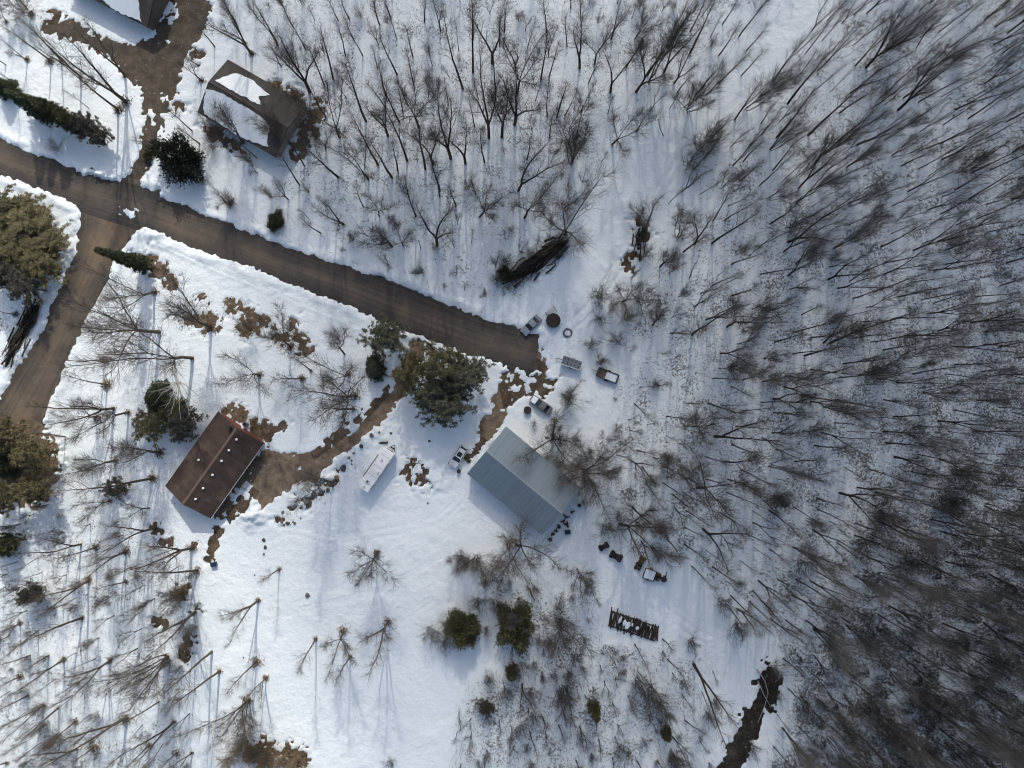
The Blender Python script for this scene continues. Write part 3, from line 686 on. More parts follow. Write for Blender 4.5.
def car(name, label, px, py, ang, paint, L=4.7, W=1.86, suv=True, snow=0, sunroof=True, z=None, group=None):
    root = thing(name, label, 'car', px, py, ang, group, z=z)
    k = L / 4.7; hw = W / 2; top = 1.66 if suv else 1.42; belt = 1.02 if suv else 0.92
    loft('body', [sec(-2.35 * k, hw * 0.80, 0.40, belt - 0.12), sec(-2.25 * k, hw * 0.94, 0.30, belt), sec(-1.2 * k, hw, 0.26, belt + 0.02), sec(0.6 * k, hw, 0.26, belt + 0.02), sec(1.0 * k, hw * 0.99, 0.26, belt - 0.02), sec(1.8 * k, hw * 0.95, 0.28, belt - 0.12), sec(2.22 * k, hw * 0.86, 0.32, belt - 0.24), sec(2.35 * k, hw * 0.70, 0.40, belt - 0.36)], paint, root)
    xr0, xr1 = (-1.85, 0.05) if suv else (-1.0, 0.1); xb = -2.18 if suv else -1.75; xf = 0.95
    g = hw - 0.10; t_ = hw - 0.26
    loft('glasshouse', [[(xb * k, -g, belt), (xb * k, -g + 0.02, belt + 0.04), (xb * k, g - 0.02, belt + 0.04), (xb * k, g, belt)], [(xr0 * k, -g, belt), (xr0 * k, -t_, top - 0.05), (xr0 * k, t_, top - 0.05), (xr0 * k, g, belt)],
                        [(xr1 * k, -g, belt), (xr1 * k, -t_, top - 0.05), (xr1 * k, t_, top - 0.05), (xr1 * k, g, belt)], [(xf * k, -g, belt - 0.03), (xf * k, -g + 0.02, belt), (xf * k, g - 0.02, belt), (xf * k, g, belt - 0.03)]], M['glass'], root)
    rf = loft('roof', [[(x * k, -t_ - 0.02 + e, top - 0.055), (x * k, -t_ * 0.8, top + c), (x * k, t_ * 0.8, top + c), (x * k, t_ + 0.02 - e, top - 0.055)] for x, e, c in ((xr0 - 0.03, 0.02, -0.02), ((xr0 + xr1) / 2, 0, 0.02), (xr1 + 0.03, 0.02, -0.02))], paint, root)
    if sunroof: box('sunroof', (-0.65 * k, 0, top + 0.018), (0.95, 0.95, 0.03), M['glass'], rf)
    for s in (-1, 1):
        for xa, za, xc, zc_ in ((xb, belt + 0.03, xr0, top - 0.04), (xr1, top - 0.04, xf, belt)):
            a = Vector((xa * k, s * g * 0.99, za)); b = Vector((xc * k, s * t_, zc_)); 
            if xa == xr1: a = Vector((xa * k, s * t_, za)); b = Vector((xc * k, s * g * 0.99, zc_))
            d = b - a; q = d.to_track_quat('X', 'Z').to_matrix(); box('pillar', (a + b) / 2, (d.length, 0.09, 0.07), paint, root, q)
        box('pillar', (-0.75 * k, s * (g + t_) / 2 + s * 0.005, (belt + top) / 2), (0.10, 0.05, top - belt), paint, root, Matrix.Rotation(s * -0.25, 3, 'X'))
        box('headlight', (2.2 * k, s * hw * 0.66, belt - 0.30), (0.20, 0.34, 0.14), M['lamp'], root, bev=0.03)
        box('taillight', (-2.28 * k, s * hw * 0.74, belt - 0.12), (0.10, 0.22, 0.24), M['red_lamp'], root)
        box('mirror', (0.62 * k, s * (hw + 0.09), belt + 0.05), (0.14, 0.2, 0.13), paint, root, bev=0.03)
        for x in (-1.42, 1.42): wheel(root, x * k, s * (hw - 0.12), 0.33)
    if snow:
        vs = sec(0, hw * 0.8, 0, 0.1)
        loft('snow_cover', [[(x * k, -hh, zz - 0.06), (x * k, -hh * 0.8, zz + 0.05), (x * k, hh * 0.8, zz + 0.05), (x * k, hh, zz - 0.06)] for x, hh, zz in ((1.0, 0.66, belt + 0.05), (1.5, 0.74, belt - 0.02), (2.05, 0.62, belt - 0.12))] if snow == 1 else
             [[(x * k, -hh, zz - 0.08), (x * k, -hh * 0.8, zz + 0.06), (x * k, hh * 0.8, zz + 0.06), (x * k, hh, zz - 0.08)] for x, hh, zz in ((xr0 - 0.3, 0.55, top - 0.12), (xr0 + 0.2, 0.66, top + 0.04), (xr1 - 0.1, 0.66, top + 0.04), (xr1 + 0.3, 0.5, top - 0.1))], M['pure_snow'], root)
    return root
def ang_px(x0, y0, x1, y1): return math.atan2(-(y1 - y0), x1 - x0)
car('parked_suv', 'white sport utility car with black sunroof, parked beside the barn corner', 458.6, 456.4, ang_px(464, 447, 451, 467), M['car_white'], L=4.75, W=1.95)
car('parked_car', 'silver-blue car at the end of the brown road', 531, 325.5, ang_px(538, 318, 523, 333), M['car_silver'], L=4.6, suv=False, sunroof=False, z=0.0)
car('parked_car', 'dusty grey car half under the bare tree between barn and road end', 540.5, 404.5, ang_px(549, 410, 531, 397), M['car_grey'], L=4.8, suv=False, snow=1, sunroof=False)

# travel trailer
tr = thing('travel_trailer', 'long white travel trailer parked on the open snow', 'trailer', 378.9, 468.2, ang_px(365, 487.5, 391.5, 449.7))
Lt, Wt, Ht = 9.2, 2.5, 2.75
bm = bmesh.new(); box_bm(bm, (0, 0, 0.5 + Ht / 2), (Lt, Wt, Ht), bev=0.16); bm_obj('body', bm, M['offwhite'], tr)
zt = 0.5 + Ht
for x, y, sx, sy, hz, m in ((-2.7, 0.05, 0.85, 0.75, 0.26, 'white'), (2.2, 0.05, 0.42, 0.42, 0.14, 'steel'), (-4.0, -0.05, 0.4, 0.4, 0.12, 'steel'), (-0.3, -0.75, 0.6, 0.28, 0.10, 'steel')):
    a = box('roof_unit', (x, y, zt + hz / 2), (sx, sy, hz), M[m], tr, bev=0.05)
    box('grille', (x, y, zt + hz + 0.01), (sx * 0.6, sy * 0.6, 0.03), M['steel'] if m == 'white' else M['white'], a)
box('roof_panel', (0, 0, zt + 0.008), (Lt - 0.5, Wt - 0.5, 0.02), M['offwhite'], tr)
for xs in (-3, -1.2, 0.8, 3.3): box('roof_seam', (xs, 0, zt + 0.022), (0.05, Wt - 0.55, 0.02), M['steel'], tr)
cyl('awning_roll', (0.2, Wt / 2 + 0.10, zt - 0.18), 0.10, 5.2, M['plank'], tr, RY, 10)
for xs in (-2.2, 2.6): box('awning_arm', (xs, Wt / 2 + 0.06, 1.9), (0.06, 0.06, 2.0), M['steel'], tr)
for x, w in ((-3.2, 1.2), (-0.8, 0.9), (1.8, 1.3)): f = box('window', (x, -Wt / 2 - 0.012, 2.2), (w, 0.05, 0.7), M['glass'], tr); box('frame', (x, -Wt / 2 - 0.02, 1.82), (w + 0.1, 0.07, 0.06), M['steel'], f)
for x, w in ((-2.4, 1.2), (2.4, 1.0)): box('window', (x, Wt / 2 + 0.012, 2.2), (w, 0.05, 0.7), M['glass'], tr)
f = box('door', (0.9, Wt / 2 + 0.015, 1.6), (0.75, 0.05, 1.9), M['white'], tr); box('handle', (1.2, Wt / 2 + 0.06, 1.5), (0.05, 0.05, 0.14), M['black'], f)
box('window', (Lt / 2 + 0.012, 0, 2.1), (0.05, 1.5, 0.6), M['glass'], tr)
box('stripe', (0, -Wt / 2 - 0.008, 1.3), (Lt - 0.4, 0.02, 0.25), M['tarp'], tr)
for x in (-0.9, 0.05):
    for s in (-1, 1): wheel(tr, x, s * (Wt / 2 - 0.14), 0.34, 0.36)
bm = bmesh.new()
for s in (-1, 1): box_bm(bm, (Lt / 2 + 0.55, s * 0.4, 0.52), (1.3, 0.09, 0.12), Matrix.Rotation(-s * 0.55, 3, 'Z'))
bm_obj('tongue', bm, M['black'], tr)
for s in (-0.2, 0.2): cyl('gas_bottle', (Lt / 2 + 0.45, s, 0.85), 0.16, 0.6, M['black'], tr)
cyl('jack', (Lt / 2 + 1.0, 0, 0.4), 0.06, 0.9, M['steel'], tr)

# dotted deck trailer and open trailer by the road end
u1 = thing('cargo_trailer', 'grey flat-topped cargo trailer with a dotted lid and white rim', 'trailer', 571.6, 362.8, ang_px(563, 358.5, 582, 365), h=1.5)
box('bed', (0, 0, 0.95), (4.0, 1.8, 0.9), M['tarp'], u1, bev=0.04); box('lid', (0, 0, 1.425), (3.9, 1.7, 0.05), M['tarp'], u1)
for s in (-1, 1): box('rim', (0, s * 0.9, 1.47), (4.1, 0.10, 0.08), M['white'], u1)
box('rim', (-2.0, 0, 1.47), (0.10, 1.7, 0.08), M['white'], u1); box('rim', (2.0, 0, 1.47), (0.10, 1.7, 0.08), M['white'], u1)
for i in range(5):
    for s in (-0.38, 0.38): cyl('lid_knob', (-1.5 + i * 0.75, s, 1.48), 0.13, 0.07, M['black'], u1, seg=10)
for s in (-1, 1): wheel(u1, 0.2, s * 0.98, 0.32)
box('tongue', (-2.6, 0, 0.45), (1.3, 0.12, 0.12), M['black'], u1); cyl('jack', (-3.1, 0, 0.35), 0.06, 0.8, M['black'], u1)
u2 = thing('open_trailer', 'open dark-framed trailer holding snow at the edge of the dense wood', 'trailer', 607.5, 375.5, ang_px(598, 371, 618, 379), h=0.8)
box('bed', (0, 0, 0.55), (4.2, 1.75, 0.08), M['plank'], u2)
for s in (-1, 1): box('side_rail', (0, s * 0.9, 0.80), (4.3, 0.09, 0.5), M['dark_iron'], u2)
for s in (-1, 1): box('end_rail', (s * 2.13, 0, 0.80), (0.09, 1.7, 0.5), M['dark_iron'], u2)
bm = bmesh.new(); box_bm(bm, (0.8, 0, 0.70), (2.3, 1.6, 0.28), bev=0.1); bm_obj('snow_load', bm, M['pure_snow'], u2)
for i in range(4): box('board', (-1.3 + 0.1 * i, -0.5 + 0.33 * i, 0.63), (1.3, 0.2, 0.06), M['plank'], u2, Matrix.Rotation(0.1 * i - 0.2, 3, 'Z'))
for s in (-1, 1): wheel(u2, 0.1, s * 1.02, 0.32)
box('tongue', (-2.75, 0, 0.45), (1.2, 0.10, 0.10), M['dark_iron'], u2)

# tractor with snow-filled cart near the log stack
u3 = thing('utility_cart', 'square dark-framed cart filled with snow behind the small tractor', 'cart', 649.5, 574.5, ang_px(646, 572, 660, 577), h=0.8)
box('bed', (0, 0, 0.5), (2.2, 2.0, 0.08), M['dark_iron'], u3)
for s in (-1, 1): box('side_rail', (0, s * 1.02, 0.7), (2.3, 0.10, 0.42), M['rust'], u3); box('end_rail', (s * 1.12, 0, 0.7), (0.10, 1.94, 0.42), M['dark_iron'], u3); wheel(u3, 0, s * 1.2, 0.3, 0.3, 0.18)
bm = bmesh.new(); box_bm(bm, (0, 0, 0.72), (2.1, 1.9, 0.30), bev=0.09); bm_obj('snow_load', bm, M['pure_snow'], u3)
u4 = thing('small_tractor', 'small dark tractor with a round steering hoop, parked on the snow by the wood', 'tractor', 660, 577.5, ang_px(650, 574, 661, 578), h=0.6)
box('hood', (0.75, 0, 0.75), (1.1, 0.7, 0.55), M['dark_iron'], u4, bev=0.08); box('chassis', (0, 0, 0.45), (2.2, 0.5, 0.2), M['black'], u4)
box('seat', (-0.5, 0, 0.85), (0.5, 0.55, 0.12), M['black'], u4, bev=0.04); box('backrest', (-0.78, 0, 1.1), (0.1, 0.55, 0.45), M['black'], u4, bev=0.03)
for s in (-1, 1): box('fender', (-0.5, s * 0.52, 0.95), (0.9, 0.34, 0.06), M['rust'], u4); wheel(u4, -0.5, s * 0.62, 0.5, 0.48, 0.3); wheel(u4, 0.85, s * 0.5, 0.32, 0.3, 0.2)
cyl('steering_wheel', (0.1, 0, 1.15), 0.22, 0.04, M['black'], u4, seg=14)
hp = [(0.9 + 0.0, 0.95 + 0.62 * math.cos(a), 0.55 + 0.62 * math.sin(a) * 0.4 + 0.1) for a in np.linspace(0, 2 * math.pi, 17)]

# ------------------------------------------------------------------ tubes
def tubes(chains, sides):
    """chains: list of (pts n x3, radii n) -> verts, quads"""
    by = {}
    for p, r in chains: by.setdefault(len(p), []).append((p, r))
    V = []; F = []; off = 0
    for n, cs in by.items():
        P = np.array([c[0] for c in cs], float); R = np.array([c[1] for c in cs], float); C = len(cs)
        T = np.gradient(P, axis=1); T /= np.linalg.norm(T, axis=2, keepdims=True) + 1e-9
        T0 = T.mean(1, keepdims=True); T0 /= np.linalg.norm(T0, axis=2, keepdims=True) + 1e-9
        ref = np.where(np.abs(T0[..., 2:3]) > 0.8, np.array([1.0, 0, 0]), np.array([0, 0, 1.0]))
        A = np.cross(T, np.broadcast_to(ref, T.shape)); A /= np.linalg.norm(A, axis=2, keepdims=True) + 1e-9
        B = np.cross(T, A)
        a = np.arange(sides) * 2 * math.pi / sides
        ring = P[:, :, None, :] + R[:, :, None, None] * (np.cos(a)[None, None, :, None] * A[:, :, None, :] + np.sin(a)[None, None, :, None] * B[:, :, None, :])
        V.append(ring.reshape(-1, 3))
        idx = np.arange(C * n * sides).reshape(C, n, sides) + off
        nx = np.roll(idx, -1, axis=2)
        q = np.stack([idx[:, :-1], nx[:, :-1], nx[:, 1:], idx[:, 1:]], -1).reshape(-1, 4); F.append(q); off += C * n * sides
    return np.concatenate(V), np.concatenate(F)

def tube_obj(name, chains, sides, mat, par=None):
    v, f = tubes(chains, sides); return mesh_obj(name, v, f, mat, par, smooth=True)
tube_obj('hoop', [(np.array(hp), np.full(17, 0.05))], 6, M['black'], u4)
# ------------------------------------------------------------------ vegetation generators
def rot_axis(v, ax, a):
    return v * math.cos(a) + np.cross(ax, v) * math.sin(a) + ax * np.dot(ax, v) * (1 - math.cos(a))
def nrm(v): return v / (np.linalg.norm(v) + 1e-9)
UP = np.array((0, 0, 1.0))

def chain(rng, p, d, L, r0, r1, n, wander, up):
    pts = [np.array(p, float)]; rad = [r0]; d = nrm(np.array(d, float))
    for i in range(n):
        d = nrm(d + rng.normal(0, wander, 3) + UP * up); pts.append(pts[-1] + d * L / n); rad.append(r0 + (r1 - r0) * (i + 1) / n)
    return np.array(pts), np.array(rad)

def at(c, t):
    p, r = c; n = len(p) - 1; f = min(t * n, n - 1e-6); i = int(f); u = f - i
    return p[i] * (1 - u) + p[i + 1] * u, nrm(p[i + 1] - p[i]), r[i] * (1 - u) + r[i + 1] * u

def side_dir(rng, d, ang, az):
    ref = np.array((1.0, 0, 0)) if abs(d[2]) > 0.8 else UP
    a = nrm(np.cross(d, ref)); a = rot_axis(a, d, az); return nrm(rot_axis(d, np.cross(a, d) if False else a, ang))

def bare_tree(seed, kind, H=16.0, lod=1.0):
    """returns {level: chains} for a leafless tree of height about H"""
    rng = np.random.default_rng(seed); lv = {0: [], 1: [], 2: [], 3: []}
    stems = []; r = H * 0.0105
    if kind == 'pole':
        stems.append((chain(rng, (0, 0, -0.2), (0, 0, 1), H, r, 0.02, 9, 0.024, 0.03), 0.40, 13, 0.19, 1.0))
    elif kind == 'fork':
        b = chain(rng, (0, 0, -0.2), (0, 0, 1), H * rng.uniform(0.12, 0.3), r * 1.25, r * 1.1, 3, 0.03, 0); lv[0].append(b); k = rng.integers(2, 4)
        for i in range(k):
            d = side_dir(rng, UP, rng.uniform(0.10, 0.27), i * 6.28 / k + rng.uniform(-.5, .5)); L = (H - b[0][-1][2]) * rng.uniform(0.85, 1.05)
            stems.append((chain(rng, b[0][-1], d, L, r * 0.85, 0.02, 8, 0.05, 0.05), 0.22, 10, 0.22, 1.0))
    elif kind == 'spread':
        b = chain(rng, (0, 0, -0.2), (0, 0, 1), H * rng.uniform(0.22, 0.34), r * 1.35, r * 1.1, 3, 0.05, 0); lv[0].append(b); k = rng.integers(4, 7)
        for i in range(k):
            d = side_dir(rng, UP, rng.uniform(0.2, 0.52), i * 6.28 / k + rng.uniform(-.4, .4)); L = (H - b[0][-1][2]) * rng.uniform(0.75, 1.1)
            stems.append((chain(rng, b[0][-1], d, L, r * 0.5, 0.02, 7, 0.07, 0.09), 0.15, 11, 0.32, 1.0))
    elif kind == 'clump':
        k = rng.integers(4, 8)
        for i in range(k):
            d = side_dir(rng, UP, rng.uniform(0.06, 0.32), i * 6.28 / k + rng.uniform(-.6, .6)); L = H * rng.uniform(0.6, 1.05)
            stems.append((chain(rng, (rng.normal(0, .15), rng.normal(0, .15), -0.2), d, L, r * 0.6, 0.015, 7, 0.06, 0.03), 0.25, 9, 0.26, 1.0))
    elif kind == 'snag':
        stems.append((chain(rng, (0, 0, -0.2), (0, 0, 1), H, r, 0.05, 8, 0.03, 0.0), 0.5, 5, 0.12, 0.3))
    for c, t0, nb, ratio, tw in stems:
        lv[0].append(c); L0 = np.linalg.norm(np.diff(c[0], axis=0), axis=1).sum(); az = rng.uniform(0, 6.28)
        nb = max(3, int(nb * min(1, lod + 0.15)))
        for i in range(nb):
            t = t0 + (0.97 - t0) * (i + rng.uniform(0, 1)) / nb; p, d, rr = at(c, t); az += 2.4 + rng.uniform(-.4, .4)
            bd = side_dir(rng, d, rng.uniform(0.24, 0.58), az); L = L0 * ratio * (1.15 - 0.75 * (t - t0) / (1 - t0)) * rng.uniform(0.6, 1.25)
            b = chain(rng, p, bd, L, min(rr * 0.45, 0.038), 0.009, 5, 0.075, 0.10); lv[1].append(b)
            ns = int((6 if tw == 1.0 else 2) * lod + 0.5); az2 = rng.uniform(0, 6.28)
            for j in range(ns):
                t2 = 0.2 + 0.78 * (j + rng.uniform(0, 1)) / max(1, ns); p2, d2, r2 = at(b, t2); az2 += 2.4
                s = chain(rng, p2, side_dir(rng, d2, rng.uniform(0.3, 0.75), az2), L * rng.uniform(0.32, 0.62) * (1.2 - 0.6 * t2), 0.0125, 0.006, 3, 0.10, 0.09); lv[2].append(s)
                nt = int(5 * lod * tw + 0.5)
                for q in range(nt):
                    p3, d3, r3 = at(s, rng.uniform(0.15, 1.0))
                    lv[3].append(chain(rng, p3, side_dir(rng, d3, rng.uniform(0.3, 0.9), rng.uniform(0, 6.28)), rng.uniform(0.6, 1.5), 0.0078, 0.0035, 2, 0.09, 0.07))
    return lv

def bare_shrub(seed, H=3.0, k=16):
    rng = np.random.default_rng(seed); lv = {0: [], 1: [], 2: [], 3: []}
    for i in range(k):
        d = side_dir(rng, UP, abs(rng.normal(0, 0.5)), rng.uniform(0, 6.28)); L = H * rng.uniform(0.6, 1.1)
        c = chain(rng, (rng.normal(0, .25), rng.normal(0, .25), -0.05), d, L, 0.022, 0.008, 5, 0.08, 0.03); lv[0].append(c)
        for j in range(7):
            p, dd, r = at(c, rng.uniform(0.2, 1)); b = chain(rng, p, side_dir(rng, dd, rng.uniform(.3, .9), rng.uniform(0, 6.28)), L * rng.uniform(.2, .45), 0.011, 0.006, 3, .12, .05); lv[2].append(b)
            for q in range(4):
                p3, d3, r3 = at(b, rng.uniform(.2, 1)); lv[3].append(chain(rng, p3, side_dir(rng, d3, rng.uniform(.3, .9), rng.uniform(0, 6.28)), rng.uniform(.3, .7), 0.0075, 0.004, 2, .13, .03))
    return lv

def join(parts):
    V = []; F = []; o = 0
    for v, f in parts:
        V.append(v); F.append(f + o); o += len(v)
    return np.concatenate(V), np.concatenate(F)

def mk_mesh(name, vf, mat, smooth=True):
    me = bpy.data.meshes.new(name); me.from_pydata(vf[0], [], vf[1])
    if smooth: me.polygons.foreach_set('use_smooth', np.ones(len(me.polygons), dtype=bool))
    me.update(); me.materials.append(mat); return me

TREE = {}
for kind, H, seeds in (('pole', 17.0, 6), ('fork', 15.0, 5), ('spread', 11.0, 5), ('clump', 10.0, 4), ('snag', 12.0, 2)):
    TREE[kind] = []
    for s in range(seeds):
        lv = bare_tree(100 + s * 7 + len(kind) * 31, kind, H)
        tr_ = join([tubes(lv[0], 6), tubes(lv[1], 4)]); cr_ = join([tubes(lv[2], 3)] + ([tubes(lv[3], 3)] if lv[3] else []))
        tone = '_dark'
        TREE[kind].append((mk_mesh('trunk_' + kind, tr_, M['bark']), mk_mesh('crown_' + kind, cr_, M['twig']), max(c[0][:, 2].max() for c in lv[0])))
SHRUB = []
for s in range(5):
    lv = bare_shrub(900 + s, 3.0, 14 + 3 * s)
    SHRUB.append((mk_mesh('stem_shrub', tubes(lv[0], 4), M['twig']), mk_mesh('crown_shrub', join([tubes(lv[2], 3), tubes(lv[3], 3)]), M['twig'])))

def kites(P, D, Wd, L, rng):
    """leaf-sized kites: base P, direction D, side vector made from random roll"""
    D = D / (np.linalg.norm(D, axis=1, keepdims=True) + 1e-9)
    ref = rng.normal(0, 1, D.shape); S = np.cross(D, ref); S /= np.linalg.norm(S, axis=1, keepdims=True) + 1e-9
    L = L[:, None]; Wd = Wd[:, None]
    v = np.stack([P, P + D * L * 0.45 + S * Wd / 2, P + D * L, P + D * L * 0.45 - S * Wd / 2], 1).reshape(-1, 3)
    n = len(P); return v, np.arange(4 * n).reshape(n, 4)

def mound_bm(rng, r, h):
    bm = bmesh.new(); bmesh.ops.create_icosphere(bm, subdivisions=2, radius=1.0)
    for v in bm.verts:
        k = 1 + rng.uniform(-.28, .28); v.co = Vector((v.co.x * r * k, v.co.y * r * k, v.co.z * h * (1 + rng.uniform(-.3, .3))))
    return bm
_r = random.Random(5); MOUND = []
for i in range(3):
    g_ = np.random.default_rng(60 + i); n_ = 150; P_ = g_.normal(0, 0.36, (n_, 3)) * np.array((1, 1, 0.1)); D_ = g_.normal(0, 0.7, (n_, 3)) + np.array((0, 0, 0.7))
    MOUND.append(mk_mesh('mound', kites(P_, D_, g_.uniform(.08, .17, n_), g_.uniform(.25, .6, n_), g_), M['dry'], False))

rngT = random.Random(77); USED = set(); TREES_L = []; SHRUBS_L = []; SRC = {}; SRC_SH = {}
def zone_of(px, py):
    x, y = W2(px, py)
    for k in ('upper', 'right', 'south', 'left', 'topleft', 'roadsidewood', 'barnside'):
        if inside(np.array([x]), np.array([y]), ZW[k])[0]: return k
    if px < 240 and py < 240: return 'houses'
    if px > 460 and py > 400: return 'barnlawn'
    if py < 440: return 'lawn'
    return 'lower'
ZTXT = {'upper': 'in the wood above the road', 'right': 'in the dense wood', 'south': 'in the lower thicket', 'left': 'in the lower left grove', 'topleft': 'by the top left drive', 'roadsidewood': 'beside the side road',
        'barnside': 'beside the barn', 'houses': 'near the upper houses', 'barnlawn': 'on snow around the barn', 'lawn': 'on the lawn below the road', 'lower': 'on the open lower snow'}
KTXT = {'pole': 'slim bare tree', 'fork': 'forked bare tree', 'spread': 'broad-crowned bare tree', 'clump': 'many-stemmed bare tree', 'snag': 'thin dead tree'}
def where(px, py): return f'{round(px / 10.24)}% across and {round(py / 7.68)}% down the photo'

def child(name, me, par, mat=None):
    o = bpy.data.objects.new(name, me); COL.objects.link(o); o.parent = par
    return o

def put_tree(px, py, tx=None, ty=None, kind='pole', mound=False, label=None, scale_r=1.0, mats=None, hdef=None):
    key = (round(px / 10.24), round(py / 7.68))
    if key in USED and label is None: return None
    USED.add(key)
    x, y = W2(px, py); z = gz(x, y)
    if tx is not None:
        bx, by = px - 512, py - 384; r = math.hypot(bx, by); dr = ((tx - px) * bx + (ty - py) * by) / max(r, 1)
        dr = max(dr, 4) * 0.97; h = CAM_H * dr / (max(r, 40) + dr); h = min(max(h, 5.0), 23.0)
        X, Y = W2(px + (tx - px) * 0.97, py + (ty - py) * 0.97, h); v = Vector((X - x, Y - y, h))
        a = v.angle(Vector((0, 0, 1)))
        if a > 0.30: v = Vector((v.x, v.y, 0)).normalized() * math.tan(0.30) * h + Vector((0, 0, h))
    else:
        h = hdef or rngT.uniform(9, 16); v = Vector((rngT.gauss(0, .04), rngT.gauss(0, .04), 1))
    tm, cm, h0 = TREE[kind][rngT.randrange(len(TREE[kind]))]
    o = empty('bare_tree', (x, y, z - 0.12)); s = h / h0 * rngT.uniform(0.97, 1.05)
    o.rotation_mode = 'QUATERNION'; o.rotation_quaternion = Vector((0, 0, 1)).rotation_difference(v.normalized()) @ Quaternion((0, 0, 1), rngT.uniform(0, 6.28))
    sr = max(s, 0.75) * scale_r; o.scale = (sr if kind in ('pole', 'snag') else (s + sr) / 2, sr if kind in ('pole', 'snag') else (s + sr) / 2, s)
    zk = zone_of(px, py)
    tag(o, label or f'{KTXT[kind]} {ZTXT[zk]}, {where(px, py)}', 'tree', 'bare trees ' + ZTXT[zk])
    if label is None: TREES_L.append((o, ('tall ' if h > 15 else 'short ' if h < 9 else '') + KTXT[kind], zk, px, py))
    t_ = child('trunk', tm, o); c_ = child('crown', cm, o); SRC.setdefault(tm.name, (kind, t_, c_, h0))
    if mats:
        for q, mm in ((t_, mats[0]), (c_, mats[1])): q.material_slots[0].link = 'OBJECT'; q.material_slots[0].material = mm
    if mound and rngT.random() < 0.85: m_ = child('root_mound', MOUND[rngT.randrange(3)], o); m_['kind'] = 'stuff'; m_.location = (0, 0, 0.12); ms = rngT.uniform(0.6, 1.5); m_.scale = (ms / o.scale[0], ms * rngT.uniform(0.7, 1.2) / o.scale[1], ms / o.scale[2])
    return o

